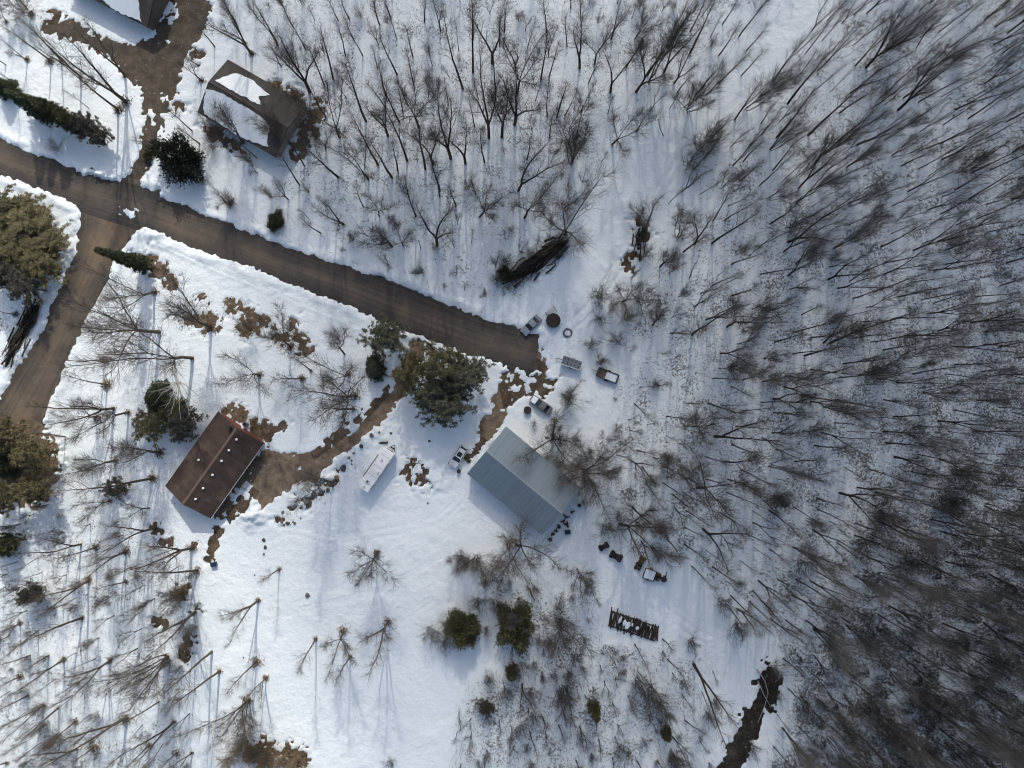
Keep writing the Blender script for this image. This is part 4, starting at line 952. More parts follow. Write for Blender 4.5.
# hand-read trees: region origin in the photo, then (base x, base y, tip x, tip y, kind) at 4x zoom
p, f_, s_, c_, d_ = 'pole', 'fork', 'spread', 'clump', 'snag'
TAB = [((0, 0), True, [(112, 240, 0, 165, f_), (205, 245, 0, 95, p), (248, 245, 60, 50, p), (325, 310, 110, 130, f_), (500, 305, 330, 90, f_), (505, 410, 240, 160, f_), (475, 440, 230, 260, p), (862, 190, 790, 95, p), (1010, 220, 860, 20, f_), (985, 178, 880, 10, p), (950, 100, 880, -10, p),
    (795, 265, 750, 205, p), (808, 325, 715, 240, f_), (770, 525, 650, 420, p), (800, 575, 690, 520, p), (30, 90, -40, 30, s_), (130, 60, 60, -10, c_), (650, 600, 540, 560, p)]),
 ((256, 0), False, [(90, 185, 10, 0, f_), (150, 110, 100, -10, p), (330, 85, 290, -10, p), (375, 80, 335, -10, p), (190, 20, 150, -50, c_), (200, 200, 120, 60, p), (275, 345, 195, 160, p), (310, 320, 265, 100, p), (358, 225, 315, 80, p), (390, 155, 345, 40, p), (428, 225, 370, 110, p), (215, 370, 90, 150, f_),
    (495, 100, 440, -20, f_), (540, 75, 525, -20, p), (565, 300, 490, 140, p), (628, 230, 590, 90, p), (675, 90, 655, -10, p), (738, 125, 712, -10, f_), (520, 385, 460, 220, p), (518, 430, 450, 330, p), (575, 490, 490, 320, p), (440, 485, 320, 290, p), (528, 545, 445, 400, f_), (605, 645, 550, 440, p),
    (630, 340, 600, 200, p), (588, 448, 576, 335, d_), (652, 510, 610, 370, s_), (678, 678, 645, 500, p), (545, 712, 460, 560, p), (488, 660, 400, 470, p), (568, 685, 540, 560, p), (710, 660, 680, 510, f_), (780, 635, 750, 390, f_), (838, 655, 810, 490, f_), (735, 765, 715, 590, p), (828, 355, 765, 70, p), (868, 290, 858, -10, p),
    (845, 275, 830, 150, d_), (945, 255, 955, -20, f_), (958, 360, 952, 200, p), (993, 130, 1000, -20, p), (975, 185, 975, 60, p), (932, 555, 900, 240, f_), (983, 550, 990, 340, s_), (915, 650, 910, 520, p), (875, 510, 860, 400, p), (335, 550, 255, 390, s_), (330, 710, 200, 570, p), (210, 560, 150, 480, p),
    (195, 665, 140, 550, p), (175, 740, 80, 620, p), (280, 600, 250, 500, s_), (280, 470, 200, 330, p), (450, 720, 400, 610, s_), (100, 560, 20, 470, c_)]),
 ((512, 0), False, [(15, 285, 20, 120, f_), (10, 500, 15, 290, f_), (115, 320, 150, 150, p), (148, 310, 185, 170, p), (138, 130, 130, -20, p), (235, 35, 230, -40, p), (275, 80, 292, -20, p), (270, 275, 260, 50, f_), (220, 188, 210, 60, p), (395, 160, 440, 10, f_), (393, 372, 440, 210, f_), (305, 335, 345, 220, p),
    (455, 270, 530, 110, p), (520, 250, 550, 160, p), (495, 370, 610, 170, f_), (540, 320, 645, 80, c_), (605, 295, 690, 110, f_), (710, 215, 830, 0, p), (710, 130, 780, -20, p), (648, 335, 740, 215, f_), (700, 440, 780, 330, c_), (738, 375, 860, 230, p), (825, 335, 960, 205, p), (840, 100, 900, -10, p), (825, 225, 910, 105, p),
    (905, 150, 1010, -10, p), (935, 205, 1030, 90, p), (915, 305, 1010, 220, p), (890, 480, 1010, 310, p), (995, 495, 1060, 430, p), (925, 645, 1030, 555, p), (910, 725, 1000, 640, p), (605, 545, 580, 470, d_), (150, 555, 165, 450, p), (140, 470, 145, 340, p), (180, 470, 220, 310, p), (210, 465, 270, 370, p), (275, 450, 305, 380, s_),
    (238, 660, 260, 500, c_), (400, 580, 480, 470, s_), (495, 530, 535, 450, p), (25, 765, 100, 630, f_), (660, 370, 720, 300, p), (780, 380, 860, 300, p), (20, 380, 40, 220, s_), (330, 260, 360, 120, s_), (60, 640, 75, 540, p), (490, 160, 560, 60, s_)]),
 ((768, 0), False, [(175, 125, 260, -10, f_), (235, 85, 330, -10, p), (390, 272, 550, 40, f_), (348, 265, 470, 90, p), (78, 415, 240, 150, p), (33, 550, 190, 370, p), (160, 542, 430, 300, p), (187, 655, 370, 480, f_), (285, 452, 440, 320, p), (520, 440, 750, 220, f_), (530, 665, 690, 570, p), (700, 500, 860, 400, p), (800, 475, 1010, 330, p),
    (590, 195, 670, 80, p), (900, 55, 970, -10, p), (865, 335, 1030, 210, f_), (935, 215, 1030, 150, p), (745, 760, 910, 670, p), (860, 635, 1010, 560, p), (735, 620, 890, 540, p), (875, 552, 1040, 470, p), (355, 580, 570, 500, f_), (590, 330, 625, 230, s_), (600, 50, 650, 0, p), (20, 680, 130, 560, p), (100, 330, 200, 200, p)]),
 ((0, 192), True, [(620, 400, 420, 375, s_), (640, 560, 350, 530, s_), (770, 665, 500, 625, s_), (845, 540, 650, 425, s_), (420, 670, 270, 660, d_), (430, 770, 245, 740, p), (185, 395, 60, 370, p), (920, 50, 860, 20, s_), (65, 490, -10, 485, d_)]),
 ((256, 192), True, [(355, 650, 300, 550, s_), (370, 730, 290, 695, s_), (220, 715, 150, 660, p), (185, 745, 70, 745, p), (15, 730, -110, 735, s_), (-20, 555, -60, 530, s_), (140, 620, 60, 540, s_)]),
 ((256, 192), False, [(495, 100, 470, 30, s_), (545, 220, 465, 165, s_), (590, 215, 570, 150, s_), (660, 230, 640, 200, d_), (640, 100, 612, -10, p), (735, 20, 725, -60, p), (725, 215, 695, 70, f_), (895, 100, 955, 20, s_), (350, 130, 265, 55, f_), (260, 165, 190, 100, p), (130, 30, 80, -40, f_), (880, 10, 870, -60, p), (430, 60, 395, -20, p), (800, 60, 790, -40, p)]),
 ((512, 192), False, [(50, 105, 105, 20, s_), (215, 170, 300, 75, s_), (210, 65, 260, 0, s_), (530, 150, 560, 40, f_), (730, 210, 790, 70, f_), (800, 205, 950, 70, p), (685, 240, 780, 160, p), (710, 345, 750, 285, d_), (560, 535, 600, 460, s_), (590, 300, 660, 250, s_), (755, 405, 820, 375, p), (635, 565, 710, 540, p), (720, 570, 870, 490, f_), (880, 415, 990, 375, p), (440, 440, 480, 400, s_), (860, 540, 960, 480, s_), (660, 180, 700, 100, c_)]),
 ((768, 192), False, [(12, 125, 130, 20, p), (80, 200, 270, 110, f_), (360, 165, 470, 80, f_), (450, 220, 620, 150, p), (280, 60, 370, 0, p), (800, 150, 960, 70, f_), (700, 235, 870, 175, p), (705, 290, 900, 240, p), (240, 350, 390, 270, f_), (325, 358, 440, 290, p), (80, 335, 200, 240, f_), (520, 420, 680, 385, p), (490, 512, 680, 490, f_), (545, 435, 690, 360, p),
    (680, 555, 830, 500, f_), (825, 420, 980, 390, p), (925, 375, 1040, 345, f_), (220, 605, 330, 480, f_), (245, 605, 470, 520, p), (25, 600, 150, 560, p), (145, 655, 330, 625, p), (460, 632, 620, 600, p), (215, 730, 350, 722, p), (745, 690, 930, 690, p), (850, 718, 1010, 705, p), (610, 695, 680, 660, c_), (960, 445, 1050, 425, p), (1005, 170, 1060, 150, p), (870, 50, 980, 0, p), (135, 490, 210, 450, p), (340, 425, 490, 400, p)]),
 ((0, 384), True, [(430, 10, 250, 0, p), (455, 97, 195, 108, f_), (515, 112, 330, 135, s_), (390, 132, 250, 130, s_), (265, 212, 125, 212, d_), (640, 275, 420, 275, s_), (465, 305, 270, 352, s_), (615, 375, 250, 415, p), (600, 495, 500, 535, s_), (445, 465, 320, 515, s_), (625, 575, 400, 625, f_), (330, 640, 120, 690, f_), (390, 650, 210, 730, p), (510, 665, 340, 755, f_), (770, 655, 520, 735, f_), (790, 745, 520, 770, p)]),
 ((256, 384), True, [(395, 45, 295, 58, s_), (390, 100, 285, 92, p), (310, 395, 165, 395, s_), (485, 670, 445, 760, s_), (95, 740, 0, 775, p)]),
 ((256, 384), False, [(820, 690, 800, 740, c_), (880, 690, 875, 760, c_), (1005, 640, 1000, 720, s_)]),
 ((512, 384), False, [(155, 225, 175, 170, s_), (350, 240, 385, 200, s_), (285, 340, 320, 390, s_), (350, 290, 410, 305, d_), (720, 170, 800, 150, s_), (810, 210, 1000, 225, f_), (740, 415, 900, 430, s_), (765, 580, 930, 670, f_), (800, 730, 900, 800, p), (430, 560, 560, 605, s_), (480, 490, 570, 545, p), (500, 265, 560, 290, p), (600, 330, 660, 350, s_), (640, 440, 700, 490, p), (845, 310, 980, 320, p), (260, 740, 280, 800, s_), (690, 170, 740, 140, c_), (620, 620, 680, 690, p), (690, 640, 760, 720, p), (225, 70, 240, 40, c_), (520, 330, 570, 390, p)]),
 ((768, 384), False, [(20, 60, 150, 45, f_), (85, 75, 200, 70, f_), (270, 65, 490, 90, p), (265, 155, 380, 165, p), (460, 190, 640, 195, p), (470, 235, 680, 260, p), (185, 245, 310, 265, p), (505, 292, 700, 360, f_), (285, 435, 480, 490, f_), (195, 455, 320, 505, p), (345, 605, 500, 680, p), (275, 635, 400, 700, p), (220, 700, 320, 760, p), (940, 320, 1050, 345, p), (920, 188, 1050, 200, f_), (870, 15, 1000, 20, p), (500, 130, 690, 125, p), (570, 350, 730, 380, p), (5, 505, 130, 570, p), (5, 660, 90, 740, p), (730, 525, 850, 590, p), (105, 310, 240, 325, p), (410, 600, 560, 670, p)]),
 ((0, 576), True, [(85, 185, 0, 240, f_), (360, 15, 140, 155, f_), (335, 165, 90, 270, f_), (125, 315, -10, 385, p), (260, 330, 50, 455, f_), (200, 315, 100, 370, p), (445, 335, 250, 480, f_), (115, 475, -10, 545, p), (85, 400, -10, 445, p), (180, 515, -10, 630, f_), (238, 525, 10, 690, p), (305, 580, 160, 700, p), (670, 315, 440, 480, c_), (780, 145, 600, 275, f_), (850, 300, 640, 490, p), (880, 378, 690, 565, p),
    (640, 500, 470, 600, p), (510, 565, 180, 710, f_), (700, 580, 490, 770, f_), (710, 705, 630, 780, p), (770, 705, 680, 780, f_), (315, 690, 20, 750, f_), (990, 495, 890, 660, c_), (600, 675, 490, 780, p), (380, 680, 270, 770, p), (740, 60, 640, 130, s_), (30, 745, -60, 770, p), (510, 20, 380, 50, p)]),
 ((256, 576), True, [(10, 95, -120, 180, f_), (240, 250, 160, 390, p), (350, 215, 310, 330, s_), (530, 180, 455, 350, f_), (380, 320, 320, 440, p), (5, 340, -110, 480, p), (40, 405, -30, 500, f_)]),
 ((512, 576), False, [(190, 170, 215, 280, s_), (290, 20, 320, 60, c_), (725, 350, 890, 650, f_), (210, 440, 235, 540, c_), (120, 560, 140, 660, f_), (185, 595, 208, 690, p), (270, 600, 305, 710, f_), (70, 620, 85, 730, p), (255, 735, 280, 800, p), (490, 270, 530, 360, p), (620, 330, 680, 390, p), (600, 250, 650, 290, p), (690, 575, 760, 640, p), (640, 640, 720, 740, f_), (370, 280, 400, 330, c_), (580, 735, 620, 800, p), (870, 130, 960, 210, p), (900, 130, 1000, 220, f_), (40, 430, 50, 560, f_), (500, 740, 540, 800, p)]),
 ((768, 576), False, [(265, 15, 400, 100, p), (165, 95, 280, 170, p), (350, 140, 400, 185, p), (360, 235, 450, 330, f_), (70, 175, 170, 250, p), (240, 465, 340, 580, f_), (300, 370, 420, 470, p), (60, 330, 190, 440, p), (80, 450, 150, 530, p), (415, 85, 520, 95, p), (250, 600, 390, 760, p), (20, 680, 90, 760, p), (260, 330, 280, 350, p), (120, 600, 200, 680, p)]),
]
HAND = []
for org, mound, rows in TAB:
    for bx, by, tx, ty, k in rows:
        X0, Y0, X1, Y1 = org[0] + bx / 4, org[1] + by / 4, org[0] + tx / 4, org[1] + ty / 4
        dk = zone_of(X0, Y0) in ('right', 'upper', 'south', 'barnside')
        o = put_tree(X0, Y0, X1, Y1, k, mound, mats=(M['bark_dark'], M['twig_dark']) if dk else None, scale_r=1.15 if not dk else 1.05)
        if o: HAND.append((X0, Y0))
# pale sunlit tree in front of the house evergreens, the house-side tree, the leaning tall tree and the bleached fallen one
o = empty('bare_tree', (*W2(172, 366), 0.1)); tag(o, 'pale-barked bare tree leaning far over the evergreens by the brown-roofed house', 'tree'); g_ = np.random.default_rng(9)
def wp(a, b, h): q = W2(a, b, h); return np.array((q[0] - o.location.x, q[1] - o.location.y, h))
tk_ = np.array([wp(172, 366, 0), wp(174, 371, 3), wp(177, 377, 5.5), wp(180, 384, 7.2)]); br_ = []; tw_ = []
for (a, b) in ((150, 394), (156, 402), (165, 408), (173, 415), (182, 420), (190, 417), (197, 404), (146, 385), (200, 396)):
    e = wp(a, b, 8.0 + g_.uniform(-.6, .6)); s0 = tk_[2] * .4 + tk_[3] * .6; c = np.array([s0 + (e - s0) * t + g_.normal(0, .22, 3) * (t > 0) for t in (0, .3, .65, 1)]); br_.append((c, np.array((.10, .075, .055, .03))))
    for k in range(6):
        q, d, r = at(br_[-1], g_.uniform(.3, 1)); tw_.append(chain(g_, q, side_dir(g_, d, g_.uniform(.3, .8), g_.uniform(0, 6.28)), g_.uniform(.8, 2.2), .032, .012, 3, .1, 0))
mesh_obj('trunk', *join([tubes([(tk_, np.array((.2, .18, .15, .12)))], 6), tubes(br_, 5)]), M['bark_pale'], o, True); tube_obj('crown', tw_, 3, M['bark_pale'], o)
put_tree(243, 143, 213, 105, 'spread', True, 'bare tree reaching over the lower snow slab of the grey-roofed house')
WIDE_ = put_tree(553, 437, None, None, 'spread', False, 'broad bare tree spreading its branches over the upper right barn roof', 1.3, (M['bark_dark'], M['twig']), 13.0); WIDE_.scale = (2.1, 2.1, WIDE_.scale[2] * 0.75)
WIDE_ = put_tree(586, 470, None, None, 'spread', False, 'broad bare tree beside the right corner of the barn', 1.3, (M['bark_dark'], M['twig']), 12.0); WIDE_.scale = (2.1, 2.1, WIDE_.scale[2] * 0.75)
WIDE_ = put_tree(516, 545, None, None, 'spread', False, 'bare tree reaching over the lower eave of the barn', 1.2, (M['bark_dark'], M['twig']), 9.0); WIDE_.scale = (2.1, 2.1, WIDE_.scale[2] * 0.75)
put_tree(257, 158, 233, 138, 'pole', False, 'bare tree at the lower corner of the grey-roofed house')

# ------------------------------------------------------------------ the rest of the wood
def scatter(zone_px, n, mind, seed, avoid, dens=None):
    rng = np.random.default_rng(seed); z = P2(zone_px); lo = z.min(0); hi = z.max(0); out = []; grid = {}
    def near(x, y):
        gx, gy = int(x // mind), int(y // mind)
        for i in (-1, 0, 1):
            for j in (-1, 0, 1):
                for a, b in grid.get((gx + i, gy + j), ()):
                    if (a - x) ** 2 + (b - y) ** 2 < mind * mind: return True
        return False
    for a, b in avoid:
        x, y = W2(a, b); grid.setdefault((int(x // mind), int(y // mind)), []).append((x, y))
    cand = rng.uniform(lo, hi, (n * 8, 2)); ok = inside(cand[:, 0], cand[:, 1], z)
    if dens is not None: ok &= rng.uniform(0, 1, len(cand)) < dens(cand[:, 0], cand[:, 1])
    for x, y in cand[ok]:
        if near(x, y): continue
        grid.setdefault((int(x // mind), int(y // mind)), []).append((x, y)); out.append((x, y))
        if len(out) >= n: break
    return out

def scatter_mass(name, pts, hs, seed, variants, mats, label, cat, wide=1.0):
    """one stuff object: points that instance the parts of trees already standing in the scene"""
    rng = np.random.default_rng(seed); n = len(pts); xs = np.array([q[0] for q in pts]); ys = np.array([q[1] for q in pts]); zs = np.maximum(ground_fields(xs, ys)[0], 0) - 0.1
    o = mesh_obj(name, np.stack([xs, ys, zs], 1), []); me = o.data
    idx = rng.integers(len(variants), size=n); h0 = np.array([v[2] for v in variants])[idx]; s = rng.uniform(*hs, n) / h0; w = np.maximum(s * .82, .5) * wide
    for nm, ty, arr, key in (('rot', 'FLOAT_VECTOR', np.stack([rng.normal(0, .05, n), rng.normal(0, .05, n), rng.uniform(0, 6.28, n)], 1), 'vector'), ('scl', 'FLOAT_VECTOR', np.stack([w, w, s], 1), 'vector'), ('idx', 'INT', idx, 'value')):
        at_ = me.attributes.new(nm, ty, 'POINT'); at_.data.foreach_set(key, np.ascontiguousarray(arr, np.int32 if ty == 'INT' else np.float32).ravel())
    ng = bpy.data.node_groups.new(name, 'GeometryNodeTree'); ng.interface.new_socket('Geometry', in_out='INPUT', socket_type='NodeSocketGeometry'); ng.interface.new_socket('Geometry', in_out='OUTPUT', socket_type='NodeSocketGeometry')
    N = ng.nodes.new; L = ng.links.new; gi = N('NodeGroupInput'); go = N('NodeGroupOutput'); allj = N('GeometryNodeJoinGeometry')
    for a, b, _ in reversed(variants):
        j = N('GeometryNodeJoinGeometry')
        for ob, mt in ((a, mats[0]), (b, mats[1])):
            oi = N('GeometryNodeObjectInfo'); oi.transform_space = 'ORIGINAL'; oi.inputs['Object'].default_value = ob; sm = N('GeometryNodeSetMaterial'); sm.inputs['Material'].default_value = mt
            L(oi.outputs['Geometry'], sm.inputs['Geometry']); L(sm.outputs[0], j.inputs[0])
        ti = N('GeometryNodeGeometryToInstance'); L(j.outputs[0], ti.inputs[0]); L(ti.outputs[0], allj.inputs[0])
    ip = N('GeometryNodeInstanceOnPoints'); L(gi.outputs[0], ip.inputs['Points']); L(allj.outputs[0], ip.inputs['Instance']); ip.inputs['Pick Instance'].default_value = True
    for nm, ty, sock in (('idx', 'INT', 'Instance Index'), ('rot', 'FLOAT_VECTOR', 'Rotation'), ('scl', 'FLOAT_VECTOR', 'Scale')):
        na = N('GeometryNodeInputNamedAttribute'); na.data_type = ty; na.inputs['Name'].default_value = nm; L(na.outputs['Attribute'], ip.inputs[sock])
    L(ip.outputs[0], go.inputs[0]); o.modifiers.new('scatter', 'NODES').node_group = ng; tag(o, label, cat, None, 'stuff'); return o
VT = [(t, c, h) for k, t, c, h in SRC.values() if k in ('pole', 'fork')] + [(t, c, h) for k, t, c, h in SRC.values() if k == 'clump'][:2]
def mass(name, pts, hs, seed, mat, label, cat, protos, h0, group=None):
    rng = np.random.default_rng(seed); parts = []; mi = []
    xs = np.array([q[0] for q in pts]); ys = np.array([q[1] for q in pts]); zs = np.maximum(ground_fields(xs, ys)[0], 0)
    for (x, y), z in zip(pts, zs):
        pi = rng.integers(len(protos)); v, f = protos[pi]
        a = rng.uniform(0, 6.28); s = rng.uniform(*hs) / h0; t1, t2 = rng.normal(0, .05, 2)
        R = np.array(Matrix.Rotation(t1, 3, 'X') @ Matrix.Rotation(t2, 3, 'Y') @ Matrix.Rotation(a, 3, 'Z'))
        parts.append(((v * np.array((max(s, .7), max(s, .7), s))) @ R.T + np.array((x, y, z - 0.1)), f))
    v, f = join(parts); o = mesh_obj(name, v, f, mat)
    tag(o, label, cat, group, 'stuff'); return o
AV = list(HAND)
right_pts = scatter(ZONES['right'], 840, 2.2, 11, AV, lambda x, y: 0.38 + 0.62 * sstep(-10, 90, x - 0.6 * y))
upper_pts = scatter(ZONES['upper'], 150, 3.4, 12, AV)
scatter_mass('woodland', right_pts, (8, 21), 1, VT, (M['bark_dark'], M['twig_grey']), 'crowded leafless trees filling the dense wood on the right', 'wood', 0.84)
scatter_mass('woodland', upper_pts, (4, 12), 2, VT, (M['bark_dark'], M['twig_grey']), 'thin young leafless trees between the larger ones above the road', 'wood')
scatter_mass('woodland', scatter(ZONES['left'], 120, 2.6, 13, AV) + scatter(ZONES['topleft'], 16, 4, 14, AV), (4, 11), 3, VT, (M['bark'], M['twig']), 'young leafless trees scattered through the lower left grove', 'wood')
scatter_mass('woodland', scatter(ZONES['south'], 110, 2.2, 15, AV), (3, 9), 4, VT, (M['bark_dark'], M['twig_grey']), 'young leafless trees crowding the lower thicket', 'wood')

SAP = []
for s in range(6):
    rng = np.random.default_rng(700 + s); ch = []
    c = chain(rng, (0, 0, -0.1), (rng.normal(0, .12), rng.normal(0, .12), 1), 4.0, 0.028, 0.008, 3, 0.07, 0.02); ch3 = []
    for j in range(6):
        q, d, r = at(c, rng.uniform(0.25, 1)); ch3.append(chain(rng, q, side_dir(rng, d, rng.uniform(.4, .9), rng.uniform(0, 6.28)), rng.uniform(.5, 1.4), 0.014, 0.006, 1, .12, .06))
    SAP.append(join([tubes([c], 3), tubes(ch3, 3)]))
mass('undergrowth', scatter(ZONES['right'], 5200, 0.75, 21, [], lambda x, y: 0.3 + 0.7 * sstep(0, 110, x - 0.5 * y)) , (1.5, 5.5), 5, M['twig_dark'], 'thin saplings and brush on the floor of the dense wood', 'undergrowth', SAP, 4.0)
mass('undergrowth', scatter(ZONES['upper'], 1500, 1.0, 22, []) + scatter(ZONES['south'], 1500, 0.75, 23, []) + scatter(ZONES['roadverge'], 120, 0.7, 27, []), (1.0, 4.0), 6, M['twig_dark'], 'thin saplings and weeds poking through the snow', 'undergrowth', SAP, 4.0)
mass('undergrowth', scatter(ZONES['left'], 800, 0.9, 24, []) + scatter(ZONES['yard'], 260, 1.1, 28, []) + scatter(ZONES['topleft'], 60, 1.4, 25, []) + scatter(ZONES['barnside'], 90, 0.8, 26, []), (0.8, 3.0), 7, M['twig'], 'thin weeds and saplings among the grove trees', 'undergrowth', SAP, 4.0)

# ------------------------------------------------------------------ shrubs
def put_shrub(px, py, label, s=1.0, k=None, mat=None, sx=1.0):
    x, y = W2(px, py); o = empty('bare_shrub', (x, y, gz(x, y) - 0.05), rngT.uniform(0, 6.28)); o.scale = (s * sx, s * sx, s)
    st_, cr_ = SHRUB[rngT.randrange(5) if k is None else k]; tag(o, label, 'shrub', 'leafless shrubs')
    a = child('stem', st_, o); b = child('crown', cr_, o); SRC_SH.setdefault(st_.name, (a, b, 3.0))
    if mat:
        for q in (a, b): q.material_slots[0].link = 'OBJECT'; q.material_slots[0].material = mat
    return o
SH = [(432, 630, 1.9, 'tall grey leafless shrub at the open side of the rounded evergreens'), (461, 556, 1.3, 'leafless shrub on the snow below the barn, leftmost of its row'), (477, 560, 1.5, None), (490, 572, 1.4, None), (500, 560, 1.5, None), (512, 540, 1.5, 'bare shrub against the lower barn wall'),
      (568, 401, 1.5, 'leafless shrub between the dusty grey car and the dense wood'), (598, 297, 1.8, None), (612, 305, 1.9, None), (625, 318, 1.8, None), (640, 300, 1.9, None), (600, 320, 1.6, None), (615, 340, 1.5, None), (590, 345, 1.2, None), (600, 362, 1.2, None), (505, 262, 1.2, None), (497, 280, 1.2, None),
      (232, 203, 1.3, 'leafless shrub on the snow above the road, below the grey-roofed house'), (22, 10, 2.2, 'big leafless shrub in the top left corner'), (58, 148, 1.0, None), (214, 150, 1.0, 'dark rounded bush between black evergreen and grey-roofed house'), (300, 105, 1.5, None), (312, 118, 1.5, None), (308, 140, 1.4, None), (250, 160, 1.2, None), (228, 145, 1.2, None), (215, 132, 1.2, None),
      (45, 588, 2.2, None), (182, 592, 1.6, None), (170, 660, 1.3, None), (60, 735, 1.6, None), (245, 735, 1.5, None), (262, 748, 1.6, None), (392, 760, 0.9, 'small dark shrub on open snow at the bottom edge'), (486, 704, 1.6, None), (505, 690, 1.7, None), (560, 620, 1.6, None), (548, 640, 1.4, None), (575, 655, 1.5, None),
      (650, 690, 2.2, None), (637, 680, 1.8, None), (660, 705, 1.8, None), (622, 745, 1.8, None), (675, 755, 1.9, None), (560, 690, 1.6, None), (530, 690, 1.5, None), (690, 640, 1.2, None), (735, 625, 1.6, None), (772, 668, 1.6, None), (770, 690, 1.5, None), (748, 742, 1.4, None), (720, 600, 1.5, None), (700, 150, 2.2, None), (688, 165, 2.0, None), (712, 140, 2.0, None), (620, 515, 1.7, None), (605, 525, 1.6, None),
      (640, 215, 1.5, None), (645, 255, 1.5, None), (700, 430, 2.0, None), (690, 470, 1.6, None), (665, 460, 1.4, None), (650, 480, 1.2, None), (560, 440, 1.4, None), (585, 455, 1.3, None), (590, 480, 1.3, None), (270, 752, 1.2, None), (450, 620, 1.5, None), (445, 640, 1.4, None), (478, 600, 1.4, None), (500, 605, 1.5, None), (520, 598, 1.4, None),
      (880, 515, 2.4, None), (955, 470, 2.4, None), (905, 560, 2.4, None), (940, 500, 2.2, None), (860, 540, 2.2, None), (830, 600, 2.2, None), (870, 710, 2.6, None), (890, 725, 2.6, None), (850, 735, 2.4, None), (920, 690, 2.4, None), (870, 370, 2.2, None), (990, 320, 2.3, None), (850, 330, 2.0, None), (955, 60, 2.2, None), (880, 100, 2.2, None), (960, 170, 2.3, None), (790, 230, 2.0, None), (760, 310, 2.0, None), (730, 370, 2.0, None), (800, 560, 2.2, None), (775, 500, 2.0, None), (835, 660, 2.2, None)]
for px, py, s, lab in SH:
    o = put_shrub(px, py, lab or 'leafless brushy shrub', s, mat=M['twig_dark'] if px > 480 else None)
    if lab is None: SHRUBS_L.append((o, ('large ' if s > 1.75 else 'small ' if s < 1.4 else '') + 'leafless shrub', zone_of(px, py), px, py))
for px, py, s, lab in ((297, 757, 1.7, 'rounded tan dry bush at the bottom edge, rightmost of the brown brush'), (283, 758, 1.7, 'tan dry bush second from right in the brown brush at the bottom edge'), (268, 754, 1.8, 'dry brown bush in the middle of the brush at the bottom edge'), (254, 750, 1.7, 'dry brown bush third from left in the brush at the bottom edge'), (242, 744, 1.6, 'dry brown bush second from left in the brush at the bottom edge'), (232, 756, 1.5, 'leftmost dry brown bush in the brush at the bottom edge'), (182, 592, 1.2, 'dry brown bush at the upper end of the lower left grove'), (188, 643, 1.1, 'dry brown bush at the big many-stemmed tree in the lower left grove')):
    put_shrub(px, py, lab, s * .8, 4, M['dry'], 1.4)
VS = list(SRC_SH.values())
scatter_mass('thicket', scatter(ZONES['south'], 46, 2.8, 41, []) + scatter(ZONES['barnside'], 10, 2.4, 42, []), (2, 5), 42, VS, (M['twig'], M['twig_grey']), 'grey-brown leafless brush filling the lower thicket', 'brush')
scatter_mass('thicket', scatter(ZONES['right'], 50, 5.0, 43, []), (2, 6), 44, VS, (M['twig'], M['twig_grey']), 'grey-brown leafless brush scattered under the dense wood', 'brush')
scatter_mass('thicket', scatter(ZONES['upper'], 36, 4.0, 45, []) + scatter(ZONES['left'], 60, 2.8, 46, []), (1.5, 4.5), 46, VS, (M['twig'], M['twig_grey']), 'grey-brown leafless brush below the trees above the road and lower left', 'brush')
